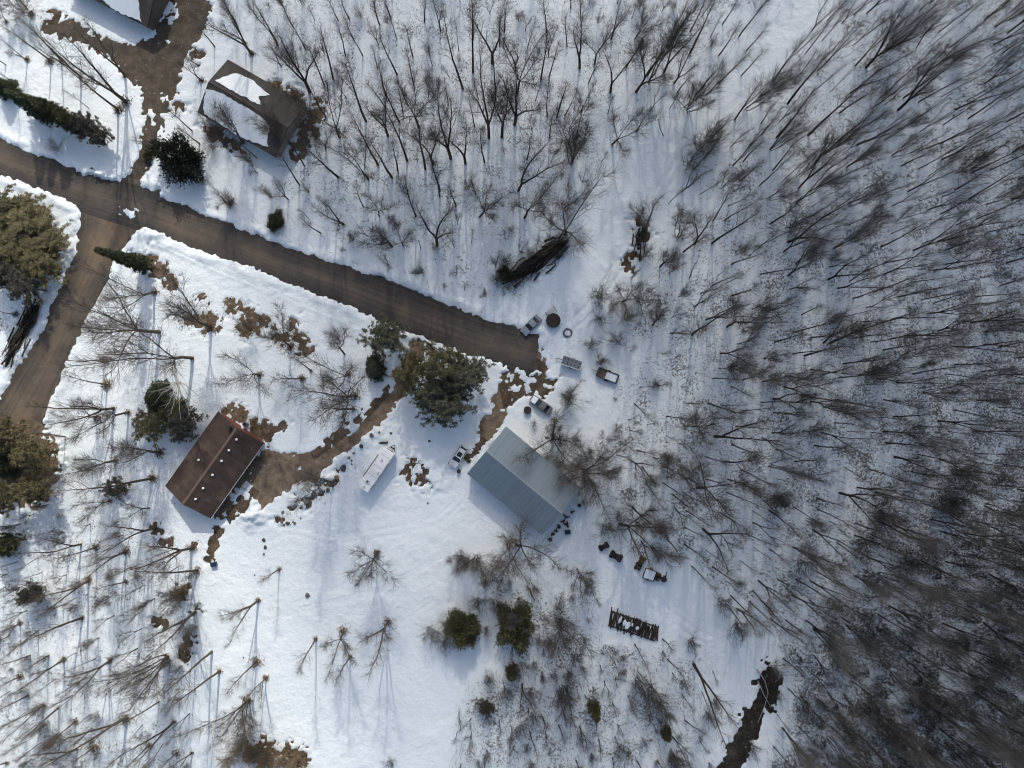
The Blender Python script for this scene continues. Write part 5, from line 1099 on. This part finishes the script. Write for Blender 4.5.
# ------------------------------------------------------------------ evergreens
def conifer(seed, kind, H, R):
    rng = np.random.default_rng(seed); tr = []; P = []; D = []; Ls = []; Ws = []
    if kind in ('spruce', 'cedar'):
        tr.append(chain(rng, (0, 0, -.2), (0, 0, 1), H * .97, .016 * H, .02, 6, .01, 0)); lev = int(H / .36)
        for i in range(lev):
            t = .06 + .93 * (i / lev); z = t * H; k = 9
            for j in range(k):
                a = rng.uniform(0, 6.28); L = R * ((1 - t) ** (.85 if kind == 'spruce' else .5)) * rng.uniform(.65, 1.12) + .12
                d = np.array((math.cos(a), math.sin(a), rng.uniform(-.25, .05) if kind == 'spruce' else rng.uniform(.3, .9))); d = nrm(d)
                if i % 3 == 0 and j < 3: tr.append((np.array([(0, 0, z), np.array((0, 0, z)) + d * L * .5, np.array((0, 0, z)) + d * L * .9]), np.array((.04, .025, .01))))
                m = max(3, int(L / .12)); s = rng.uniform(.15, 1, m) ** .7
                base = np.array((0, 0, z)) + d * (s * L)[:, None] + rng.normal(0, .05, (m, 3))
                for sg in (-1, 1):
                    side = np.cross(d, UP) * sg; dd = d * .8 + side * rng.uniform(.3, .9) + UP * rng.uniform(-.15, .3)
                    P.append(base); D.append(np.tile(dd, (m, 1)) + rng.normal(0, .22, (m, 3))); Ls.append(rng.uniform(.28, .55, m)); Ws.append(rng.uniform(.09, .17, m))
    elif kind == 'pine':
        tr.append(chain(rng, (0, 0, -.2), (0, 0, 1), H * .95, .018 * H, .03, 6, .02, 0))
        nl = 40
        for i in range(nl):
            t = .30 + .68 * (i + rng.uniform(0, 1)) / nl; a = i * 2.4 + rng.uniform(-.3, .3); L = R * (math.sin(math.pi * min(1, (1 - t) * 1.15 + .12) * .62) + .1) * rng.uniform(.6, 1.15)
            b = chain(rng, (0, 0, t * H), (math.cos(a), math.sin(a), rng.uniform(.0, .5)), L, .05, .015, 4, .10, .06); tr.append(b)
            for q in range(int(3 + L * 2.6)):
                c, d, r = at(b, rng.uniform(.3, 1)); c = c + rng.normal(0, .32, 3) * np.array((1, 1, .6)); m = 30
                P.append(c + rng.normal(0, .10, (m, 3))); D.append(rng.normal(0, 1, (m, 3)) * np.array((1, 1, .8)) + np.array((0, 0, .4)) + d * .3); Ls.append(rng.uniform(.25, .5, m)); Ws.append(rng.uniform(.07, .14, m))
    else:   # rounded, dense
        tr.append(chain(rng, (0, 0, -.2), (0, 0, 1), H * .8, .02 * H + .03, .03, 4, .02, 0)); n = 10000
        u = rng.normal(0, 1, (n, 3)); u /= np.linalg.norm(u, axis=1, keepdims=True)
        lump = .95 + .42 * np.sin(u[:, 0] * 4 + seed) * np.sin(u[:, 1] * 4.6 + 1 + seed) + .18 * np.sin(u[:, 0] * 9 + 2) * np.sin(u[:, 2] * 8 + 2) + .13 * rng.normal(0, 1, n)
        rr = rng.uniform(.3, 1, n) ** .35 * lump
        q = u * rr[:, None] * np.array((R, R, H * .55)) + np.array((0, 0, H * .45)); q[:, 2] = np.maximum(q[:, 2], .05)
        P.append(q); D.append(u + rng.normal(0, .5, (n, 3)) + np.array((0, 0, .35))); Ls.append(rng.uniform(.3, .6, n)); Ws.append(rng.uniform(.12, .24, n))
    vf = kites(np.concatenate(P), np.concatenate(D), np.concatenate(Ws), np.concatenate(Ls), rng)
    return tubes([c for c in tr], 5), vf
EVER = {}
for key, kind, H, R, mat, n in (('spruce', 'spruce', 14., 2.3, 'spruce', 2), ('narrow', 'spruce', 18., 1.5, 'spruce', 1), ('cedar', 'cedar', 9., 2.2, 'cedar', 2), ('olive_pine', 'pine', 11., 4.2, 'olive', 3), ('pine', 'pine', 10., 4.0, 'pine', 3), ('grey_pine', 'pine', 6., 3.2, 'grey_needle', 2), ('round', 'round', 6., 3.0, 'cedar', 4), ('yew', 'round', 6., 3.6, 'yew', 1)):
    EVER[key] = []
    for s in range(n):
        a, b = conifer(1300 + s * 11 + len(key), kind, H, R)
        EVER[key].append((mk_mesh('trunk_' + key, a, M['bark']), mk_mesh('foliage_' + key, b, M[mat], False), H, R))
def put_ever(px, py, key, label, h=None, r=None, name='evergreen_tree', cat='evergreen', group=None, i=None):
    v = EVER[key]; tm, fm, H0, R0 = v[rngT.randrange(len(v)) if i is None else i % len(v)]; x, y = W2(px, py)
    o = empty(name, (x, y, gz(x, y) - .05), rngT.uniform(0, 6.28)); h = h or H0; r = r or R0; e_ = rngT.uniform(.82, 1.18); o.scale = (r / R0 * e_, r / R0 / e_, h / H0)
    child('trunk', tm, o); child('crown', fm, o); tag(o, label, cat, group); return o
EV = [(12, 92, 'spruce', 5, 2.4, 'dark evergreen at the left edge, above the road and end of its row'), (42, 112, 'spruce', 11, 2.4, 'tall dark green spruce in the row above the road, second from the left edge'), (54, 116, 'spruce', 11, 2.5, 'dark green spruce in the middle of the row above the road'), (68, 121, 'cedar', 10, 2.5, 'olive cedar beside the dark spruces in the row above the road'), (80, 128, 'cedar', 7, 2.3, 'small olive cedar between the dark spruces and grey pines'), (94, 133, 'grey_pine', 5.5, 3.0, 'greyish low pine near the end of the row above the road'), (108, 141, 'grey_pine', 5, 2.7, 'last greyish low pine of the row, nearest the upper driveway'),
      (186, 162, 'yew', 6.5, 4.2, 'rounded black-green evergreen beside the upper driveway'), (150, 156, 'round', 1.4, 0.9, 'little green bush between the upper driveway and the black evergreen'), (278, 223, 'round', 2.6, 1.6, 'small dark bush at the road edge below the upper wood'), (506, 275, 'round', 2.2, 1.3, 'small dark bush at the lower end of the long log pile'),
      (8, 214, 'olive_pine', 4.6, 6.0, 'olive pine at the left edge, uppermost in the clump inside the road bend'), (34, 226, 'olive_pine', 4.6, 6.0, 'olive pine in the clump inside the road bend, second from top'), (54, 246, 'olive_pine', 4, 4.8, 'olive pine at the right side of the clump inside the road bend'), (22, 250, 'olive_pine', 4.6, 6.0, 'olive pine in the middle of the clump inside the road bend'), (50, 268, 'olive_pine', 6, 4.6, 'olive-brown pine at the lower right of the clump inside the road bend'), (14, 276, 'grey_pine', 8, 4.0, 'greyish pine at the lower left of the clump inside the road bend'), (38, 288, 'grey_pine', 7, 3.6, 'greyish pine lowest in the clump inside the road bend'),
      (147, 266, 'narrow', 18.5, 1.75, 'very tall narrow green spruce leaning over the side road'),
      (163, 398, 'spruce', 6, 3.3, 'dark spruce above the brown-roofed house'), (178, 412, 'cedar', 3.5, 3.2, 'olive evergreen between the dark spruce and the brown-roofed house'), (158, 425, 'olive_pine', 5, 4.0, 'low olive pine left of the brown-roofed house'), (188, 422, 'grey_pine', 4.0, 4.0, 'brownish pine touching the corner of the brown-roofed house'),
      (392, 339, 'pine', 8, 4.6, 'round pine at the mouth of the house driveway, left of the large pine group'), (377, 368, 'spruce', 6, 2.5, 'small dark spruce beside the house driveway, below the round pine'), (415, 374, 'olive_pine', 10, 4.6, 'leftmost pine of the large group at the road'), (444, 366, 'olive_pine', 12, 5.2, 'tallest olive pine of the large group, touching the road'), (471, 376, 'pine', 10, 4.6, 'rightmost pine of the large group at the road'), (434, 393, 'pine', 9, 4.6, 'pine in the middle of the large group beside the driveway'), (452, 406, 'pine', 9, 4.6, 'lowest pine of the large group, above the parked white car'), (458, 386, 'pine', 9, 3.6, 'pine with bare gaps on the right of the large group'),
      (465, 624, 'round', 6.5, 3.0, 'rounded olive evergreen at the edge of the open snow, left of its twin'), (514, 622, 'round', 6, 3.5, 'rounded dark evergreen between the barn and the lower thicket, right of its twin'), (512, 668, 'cedar', 5, 1.7, 'slim olive cedar in the lower thicket below the rounded evergreens'), (487, 702, 'grey_pine', 3.2, 1.7, 'low greyish pine in the thicket below the rounded evergreens'), (592, 700, 'cedar', 9, 1.5, 'narrow olive cedar standing in the lower thicket'), (664, 728, 'cedar', 5, 1.4, 'small olive cedar near the bottom of the lower thicket'),
      (22, 432, 'olive_pine', 9, 4.0, 'olive pine at the left edge where the side road leaves, topmost of its clump'), (50, 452, 'olive_pine', 9, 4.0, 'olive pine bordering the side road, right side of the left-edge clump'), (14, 462, 'spruce', 9, 3.2, 'dark spruce at the left edge within the lower olive pine clump'), (52, 486, 'olive_pine', 9, 3.8, 'olive pine at the lower right of the left-edge clump'), (20, 495, 'olive_pine', 9, 3.9, 'olive pine at the lower left of the left-edge clump'), (14, 542, 'cedar', 7, 3.0, 'olive cedar alone at the left edge below the pine clump'), (119, 487, 'grey_pine', 1.8, 2.4, 'round grey-brown bush around the white bird bath'), (42, 590, 'grey_pine', 5, 2.6, 'brownish low pine in the lower left grove')]
for px, py, key, h, r, lab in EV: put_ever(px, py, key, lab, h, r)
# dark evergreen wood in the lower right corner, reads as one mass
EP = []
for s in range(5):
    g_ = np.random.default_rng(1700 + s); n_ = 210; t_ = g_.uniform(0, 1, n_); an = g_.uniform(0, 6.28, n_); rr_ = (1.9 * (1 - t_) ** .7 + .15) * g_.uniform(.2, 1, n_) ** .6
    P_ = np.stack([np.cos(an) * rr_, np.sin(an) * rr_, .2 + t_ * 8.5], 1); D_ = np.stack([np.cos(an), np.sin(an), g_.uniform(-.2, .6, n_)], 1) + g_.normal(0, .3, (n_, 3))
    EP.append(kites(P_, D_, g_.uniform(.14, .3, n_), g_.uniform(.4, .9, n_), g_))
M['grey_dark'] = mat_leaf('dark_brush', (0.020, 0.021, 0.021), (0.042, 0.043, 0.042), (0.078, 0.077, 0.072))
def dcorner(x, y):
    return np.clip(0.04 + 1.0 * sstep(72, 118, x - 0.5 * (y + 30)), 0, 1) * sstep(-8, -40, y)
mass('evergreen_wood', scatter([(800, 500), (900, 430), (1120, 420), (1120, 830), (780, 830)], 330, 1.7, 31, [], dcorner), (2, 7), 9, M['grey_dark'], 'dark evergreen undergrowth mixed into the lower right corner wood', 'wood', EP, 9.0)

# ------------------------------------------------------------------ logs, rocks and yard things
def log_mesh(L, r, seed):
    rng = np.random.default_rng(seed); n = 5; pts = np.stack([np.linspace(-L / 2, L / 2, n), rng.normal(0, .03, n), rng.normal(0, .03, n)], 1)
    v, f = tubes([(pts, np.linspace(r, r * .75, n))], 7); f = [tuple(q) for q in f] + [tuple(range(6, -1, -1)), tuple(range(len(v) - 7, len(v)))]
    me = bpy.data.meshes.new('log'); me.from_pydata(v, [], f); me.materials.append(M['log']); me.materials.append(M['log_end'])
    me.polygons[len(me.polygons) - 1].material_index = 1; me.polygons[len(me.polygons) - 2].material_index = 1; return me
LOGS = [log_mesh(L, r, i) for i, (L, r) in enumerate(((4.2, .19), (5.5, .16), (3.4, .22), (6.5, .14), (4.8, .20)))]
def log_pile(name, label, a, b, width, n, seed, brush=0, hmax=1.0):
    rng = random.Random(seed); A = np.array(W2(*a)); B = np.array(W2(*b)); c = (A + B) / 2; L = np.hypot(*(B - A)); ang = math.atan2(*(B - A)[::-1])
    root = empty(name, (c[0], c[1], gz(*c) - .05), ang); tag(root, label, 'log pile')
    for i in range(n):
        o = child('log', LOGS[rng.randrange(5)], root); y = rng.gauss(0, width * .27); hh = max(.1, hmax * (1 - (abs(y) / (width * .6)) ** 2))
        o.location = (rng.uniform(-L / 2 + 1.8, L / 2 - 1.8), y, .16 + (.2 if brush > 50 else 0) + rng.uniform(0, hh)); o.rotation_euler = (rng.uniform(0, 6), rng.gauss(0, .07), rng.gauss(0, .24)); o.scale = (rng.uniform(.35, .95),) + (rng.uniform(.5, 1.1),) * 2
    if brush > 50:
        bm = mound_bm(rng, 1, 1); bmesh.ops.scale(bm, vec=(L / 2 * .93, width * .40, hmax * .25), verts=bm.verts); bm_obj('debris_core', bm, M['ditch'], root, True)
    if brush:
        g = np.random.default_rng(seed); ch = []
        for i in range(brush):
            ch.append(chain(g, (g.uniform(-L / 2, L / 2), g.normal(0, width * .33), g.uniform(.05, hmax)), (g.normal(0, 1), g.normal(0, .8), g.normal(.1, .4)), g.uniform(.8, 2.6), .03, .008, 4, .18, 0))
        tube_obj('brush', ch, 3, M['bark_dark'], root)['kind'] = 'stuff'
    return root
log_pile('log_pile', 'long dark pile of logs and brush beside the snowy track above the road', (503, 285), (568, 239), 3.9, 80, 3, 1100, 1.2)
log_pile('log_pile', 'dark pile of long logs at the left edge beside the side road', (6, 368), (40, 298), 3.0, 44, 4, 420, 0.9)
log_pile('brush_pile', 'short dark heap of logs and brush on the far side of the snowy track', (641, 222), (636, 262), 1.8, 10, 6, 160, 0.7)
bp_ = log_pile('fallen_tree', 'single fallen trunk lying on the snow right of the rounded evergreens', (525, 584), (548, 617), .3, 2, 7, 10, 0.1)
# crosswise firewood stack with snow on it
ws = thing('firewood_stack', 'long stack of crosswise logs with snow between them, by the lower thicket', 'log stack', 633.5, 625, ang_px(612, 617, 659, 633))
rng = random.Random(8)
for i in range(46):
    o = child('log', LOGS[(0, 2, 4)[i % 3]], ws); o.location = (-5.0 + i * .22 + rng.uniform(-.1, .1), rng.uniform(-.35, .35), .22 + rng.uniform(0, .38)); o.rotation_euler = (rng.uniform(0, 6), rng.gauss(0, .05), math.pi / 2 + rng.gauss(.12, .13)); k = rng.uniform(.62, .86) * (1.05 - .004 * i); o.scale = (k, .75, .75)
for s in (-1.5, 1.3): o = child('rail', LOGS[3], ws); o.location = (0, s, .15); o.scale = (1.5, .9, .9)
for i in range(11):
    x = rng.choice((-3.4, -2.0, -1.2, -.3, .9, 1.9, 2.9)) + rng.uniform(-.3, .3); bm = mound_bm(rng, 1, 1); bmesh.ops.scale(bm, vec=(rng.uniform(.18, .4), rng.uniform(.35, .85), .2), verts=bm.verts); bmesh.ops.rotate(bm, cent=(0, 0, 0), matrix=Matrix.Rotation(rng.uniform(-.5, .3), 3, 'Z'), verts=bm.verts); bmesh.ops.translate(bm, vec=(x, rng.uniform(-.6, .6), .72), verts=bm.verts); bm_obj('snow_patch', bm, M['pure_snow'], ws, True)
# bleached fallen limbs over the ditch
for k, (pts, lab) in enumerate((([(756, 668), (764, 680), (767, 692), (764, 704), (757, 722)], 'pale bleached limb curving across the dark ditch'), ([(757, 680), (763, 694), (770, 706)], 'short pale limb lying in the dark ditch'))):
    P = np.array([(*W2(*q), .55 + .12 * math.sin(j)) for j, q in enumerate(pts)]); o = tube_obj('fallen_limb', [(P, np.linspace(.13, .05, len(P)))], 6, M['bark_pale']); tag(o, lab, 'fallen limb', 'limbs over the ditch')
def rocks():
    rng = random.Random(12); ms = []
    for i in range(5):
        bm = bmesh.new(); bmesh.ops.create_icosphere(bm, subdivisions=2, radius=1.0); ph = [rng.uniform(0, 6) for _ in range(3)]
        for v in bm.verts: v.co *= 1 + .22 * math.sin(v.co.x * 3 + ph[0]) * math.sin(v.co.y * 3 + ph[1]) + .15 * math.sin(v.co.z * 4 + ph[2]) + rng.uniform(-.07, .07)
        me = bpy.data.meshes.new('boulder'); bm.to_mesh(me); bm.free(); me.materials.append(M['rock']); ms.append(me)
    L = [(372, 435, 2.6, .5), (362, 446, 2.5, .9), (354, 453, 1.7, .8), (349.6, 457.5, 1.6, .8), (352, 460.5, 1.4, .8), (352, 464, 1.2, .9), (343.5, 468, 3.8, 1.3), (336.5, 477, 2.4, .8), (333, 484, 4.2, .9), (328, 490, 3.0, .8), (321, 492, 3.2, .7), (314.5, 494, 3.6, .6), (306, 502, 3.8, .6), (294, 507, 3.8, .5), (283, 512, 2.0, .9), (288, 523, 2.6, .8), (282, 521, 2.0, .7), (295, 523, 1.8, .8), (264, 540, 2.2, .7), (265.5, 547, 2.3, .7), (264, 554, 1.6, .8), (301, 518, 1.0, 1), (380, 432, 1.6, .4), (391, 433, 1.6, .5), (429.5, 441, 1.8, .5), (428, 503, 1.2, 1), (308, 594.5, 2.8, .8), (244, 657, 1.0, 1), (255, 575, 1.0, .9), (449, 463, 1.2, 1.2)]
    place = lambda i, n: ('uppermost', 'second from top', 'third from top', 'fourth from top', 'fifth from top', 'sixth from top', 'seventh from top', 'eighth from top', 'ninth from top', 'tenth from top', 'eleventh from top', 'twelfth from top', 'thirteenth from top', 'fourteenth from top', 'fifteenth from top', 'sixteenth from top', 'seventeenth from top', 'eighteenth from top', 'nineteenth from top', 'twentieth from top', 'lowest')[min(i, 20)]
    for i, (px, py, s, fl) in enumerate(L):
        x, y = W2(px, py); o = bpy.data.objects.new('boulder', ms[i % 5]); COL.objects.link(o); k = s * PX * .78; o.location = (x, y, gz(x, y) + k * .12); o.scale = (k * 1.15, k, k * .8); o.rotation_euler = (0, 0, rng.uniform(0, 6))
        lab = {6: 'large grey boulder standing in the row between house driveway and travel trailer', 25: 'lone small stone on the snow below the two dug earth patches', 26: 'lone dark boulder on the open lower snow', 27: 'tiny stone at the bare trees in the lower left', 28: 'tiny stone on the snow below the driveway boulders', 29: 'small dark stone beside the white parked car', 22: 'flat stone at the upper end of the travel trailer, left', 23: 'flat stone at the upper end of the travel trailer, right', 24: 'small stone on the snow below the large pine group', 21: 'tiny stone on the snow just below the boulder row'}.get(i, f'grey boulder, {place(i, 0)} along the row edging the house driveway')
        tag(o, lab, 'boulder', 'boulders on the snow')
    x, y = W2(337, 477); o = bpy.data.objects.new('boulder', ms[1].copy()); o.data.materials[0] = M['rock_tan']; COL.objects.link(o); o.location = (x, y, gz(x, y) + .05); o.scale = (.5, .45, .3); tag(o, 'tan boulder in the row edging the house driveway', 'boulder')
rocks()
# dry grass standing on the thawed beds
g_ = np.random.default_rng(44); P_ = []
for b in BW:
    lo, hi = b.min(0) - .6, b.max(0) + .6; n_ = int(np.prod(hi - lo) * 12); q = g_.uniform(lo, hi, (n_, 2)); d = sdf(q[:, 0], q[:, 1], b) + 1.4 * fbm(q[:, 0], q[:, 1], 1.6, 3, 3); q = q[d < .55]
    P_.append(np.concatenate([q, np.full((len(q), 1), .06)], 1))
P_ = np.concatenate(P_); n_ = len(P_)
v, f = kites(P_, g_.normal(0, .8, (n_, 3)) + np.array((0, 0, .6)), g_.uniform(.06, .15, n_), g_.uniform(.25, .7, n_), g_); tag(mesh_obj('dry_grass', v, f, M['dry']), 'dry brown grass and leaves on the thawed garden beds', 'grass', kind='stuff')
# log end / stump by the trailer
sp = bpy.data.objects.new('fallen_log', LOGS[2]); COL.objects.link(sp); x, y = W2(384, 442.5); sp.location = (x, y, gz(x, y) + .15); sp.scale = (.5, 1, 1); sp.rotation_euler = (0, 0, .08); tag(sp, 'short dark log at the upper end of the travel trailer', 'log')
# barrels, bins, machines
def barrel(px, py, label, mat, r=.32, h=.9):
    o = thing('barrel', label, 'barrel', px, py); cyl('drum', (0, 0, h / 2), r, h, mat, o, seg=16); cyl('lid', (0, 0, h + .02), r * .92, .05, M['dark_iron'], o, seg=16)
    for z in (.3, .6): cyl('hoop', (0, 0, z * h / .9), r + .02, .05, mat, o, seg=16)
barrel(459, 470.8, 'black barrel at the left corner of the barn', M['black'], .36)
barrel(527.5, 410, 'fat black barrel beside the dusty grey car', M['black'], .75, .9)
barrel(579, 505, 'dark barrel at the right end of the barn', M['dark_iron'])
def bin_(px, py, label, mat, rz=0):
    o = thing('storage_bin', label, 'bin', px, py, rz); box('tub', (0, 0, .35), (1.1, .75, .7), mat, o, bev=.05); box('lid', (0, 0, .73), (1.18, .83, .07), mat, o, bev=.02)
bin_(567.3, 531.5, 'dark blue bin standing on the snow right of the barn', M['blue_bin'], .1); bin_(215, 563.5, 'dark blue bin at the end of the worn trail below the brown-roofed house', M['blue_bin'], .2)
def machine(px, py, rz, label, s=1.0, body='dark_iron'):
    o = thing('old_machine', label, 'machine', px, py, rz, 'machinery on the snow'); o.scale = (s, s, s)
    box('frame', (0, 0, .35), (1.9, .8, .18), M[body], o); box('engine', (.35, 0, .75), (.8, .65, .6), M[body], o, bev=.06); cyl('flywheel', (.35, .42, .75), .32, .12, M['rust'], o, RX, 14)
    box('seat', (-.6, 0, .7), (.4, .45, .1), M['black'], o); cyl('exhaust', (.6, -.2, 1.2), .05, .5, M['rust'], o, seg=8); box('handle', (-.95, 0, .8), (.06, .7, .06), M['steel'], o)
    for sx in (-.6, .65):
        for sy in (-.45, .45): wheel(o, sx, sy, .26, .26, .16)
machine(603.5, 546, .5, 'small dark machine on the snow, farthest left of the parked machinery', 1.1); machine(615.5, 555.5, -.5, 'dark machine with wheels, between the leftmost machine and the rusty one', 1.4)
machine(640.5, 561, 1.0, 'rusty machine just left of the snow-filled cart', 1.2, 'rust'); machine(637, 567.5, -.4, 'small rusty machine touching the lower side of the larger rusty machine', .7, 'rust')
# junk leaning along the barn's right end
rng = random.Random(21)
for i, (px, py) in enumerate(((572, 512), (567, 516), (563, 522), (559, 526), (556, 531), (552, 535), (549, 540), (566, 524))):
    o = thing('scrap_pile', ('topmost', 'second', 'third', 'fourth', 'fifth', 'sixth', 'lowest', 'outermost')[i] + ' small heap of scrap along the right end of the barn', 'scrap', px, py, rng.uniform(0, 3), 'scrap along the barn')
    for j in range(3): box('board', (rng.uniform(-.3, .3), rng.uniform(-.3, .3), .1 + j * .12), (rng.uniform(.5, 1.1), rng.uniform(.15, .4), .1), M[('plank', 'dark_iron', 'rust')[j]], o, Matrix.Rotation(rng.uniform(0, 3), 3, 'Z'))
# round brown cover, stone ring, planks near the road end
o = thing('round_pool', 'dark round covered pool beside the end of the road', 'pool', 553, 321); cyl('wall', (0, 0, .5), 1.35, 1.0, M['brown_cover'], o, seg=28); cyl('cover', (0, 0, 1.03), 1.42, .07, M['brown_cover'], o, seg=28, r2=1.3); cyl('rim', (0, 0, .93), 1.44, .06, M['black'], o, seg=28)
for i in range(6): a = i * 1.047; box('post', (1.42 * math.cos(a), 1.42 * math.sin(a), .5), (.1, .1, 1.0), M['black'], o)
o = thing('fire_ring', 'ring of dark stones filled with snow near the road end', 'fire ring', 567.5, 333)
for i in range(11):
    a = i * 2 * math.pi / 11; box('stone', (.8 * math.cos(a), .8 * math.sin(a), .12), (.42, .3, .3), M['rock'], o, Matrix.Rotation(a + math.pi / 2, 3, 'Z'), .06)
bm = mound_bm(rng, .66, .12); bm_obj('snow_fill', bm, M['pure_snow'], o, True)
o = thing('plank_stack', 'few snowy planks lying above the round covered pool', 'planks', 551, 312, .7)
for i in range(4): box('plank', (0, i * .34 - .5, .10 + .06 * (i % 2)), (2.2, .22, .07), M['plank'], o); box('snow_strip', (.05, i * .34 - .5, .16 + .06 * (i % 2)), (1.8, .18, .05), M['pure_snow'], o)
o = thing('mailbox', 'small dark mailbox on a post at the upper road edge', 'mailbox', 97, 171, .4); box('post', (0, 0, .5), (.1, .1, 1.1), M['plank'], o); box('box', (0, 0, 1.12), (.5, .24, .26), M['black'], o, bev=.06); box('flag', (.05, .14, 1.2), (.2, .02, .1), M['red_lamp'], o)
o = thing('bird_bath', 'white bird bath standing in the round twiggy bush', 'bird bath', 119.5, 484.5); cyl('pedestal', (0, 0, .8), .14, 1.6, M['white'], o); cyl('bowl', (0, 0, 1.7), .2, .25, M['white'], o, seg=18, r2=.5); bm = mound_bm(rng, .45, .15); bmesh.ops.translate(bm, vec=(0, 0, 1.85), verts=bm.verts); bm_obj('snow_cap', bm, M['pure_snow'], o, True)

# ------------------------------------------------------------------ labels that say which tree of its kind
ORD = ['leftmost', 'second from left', 'third from left', 'fourth from left', 'fifth from left', 'sixth from left', 'seventh from left', 'eighth from left', 'ninth from left', 'tenth from left', 'eleventh from left', 'twelfth from left', 'thirteenth from left']
ZN = {'upper': 'the wood above the road', 'right': 'the dense wood', 'south': 'the lower thicket', 'left': 'the lower left grove', 'topleft': 'the top left corner', 'roadsidewood': 'the roadside clump', 'barnside': 'the barn surroundings', 'houses': 'the upper house yards', 'barnlawn': 'the barn yard', 'lawn': 'the lawn below the road', 'lower': 'the open lower snow'}
GRID = {'upper': (4, 3), 'right': (4, 5), 'south': (3, 3), 'left': (3, 3), 'lawn': (3, 3), 'houses': (2, 2), 'lower': (2, 2), 'barnlawn': (2, 2)}
CW = {1: [''], 2: ['left', 'right'], 3: ['left', 'centre', 'right'], 4: ['far left', 'centre left', 'centre right', 'far right']}
RWD = {1: [''], 2: ['upper', 'lower'], 3: ['upper', 'middle', 'lower'], 5: ['top', 'upper', 'middle', 'lower', 'bottom']}
def finish(lst):
    byz = {}
    for e in lst: byz.setdefault(e[2], []).append(e)
    for zk, es in byz.items():
        nc, nr = GRID.get(zk, (1, 1)); xs = [e[3] for e in es]; ys = [e[4] for e in es]; x0, x1 = min(xs), max(xs) + 1; y0, y1 = min(ys), max(ys) + 1; cells = {}
        for e in es: cells.setdefault((int((e[3] - x0) / (x1 - x0) * nc), int((e[4] - y0) / (y1 - y0) * nr), e[1]), []).append(e)
        for (ci, ri, kt), ce in cells.items():
            ce.sort(key=lambda e: e[3]); part = (RWD[nr][ri] + ' ' + CW[nc][ci]).strip(); pl = f'in {part} {ZN[zk][4:]}' if part else f'in {ZN[zk]}'
            for i, e in enumerate(ce):
                e[0]['label'] = f'{kt} {pl}' if len(ce) == 1 else f'{kt}, {ORD[min(i, len(ORD) - 1)]} {pl}'
finish(TREES_L); finish(SHRUBS_L)
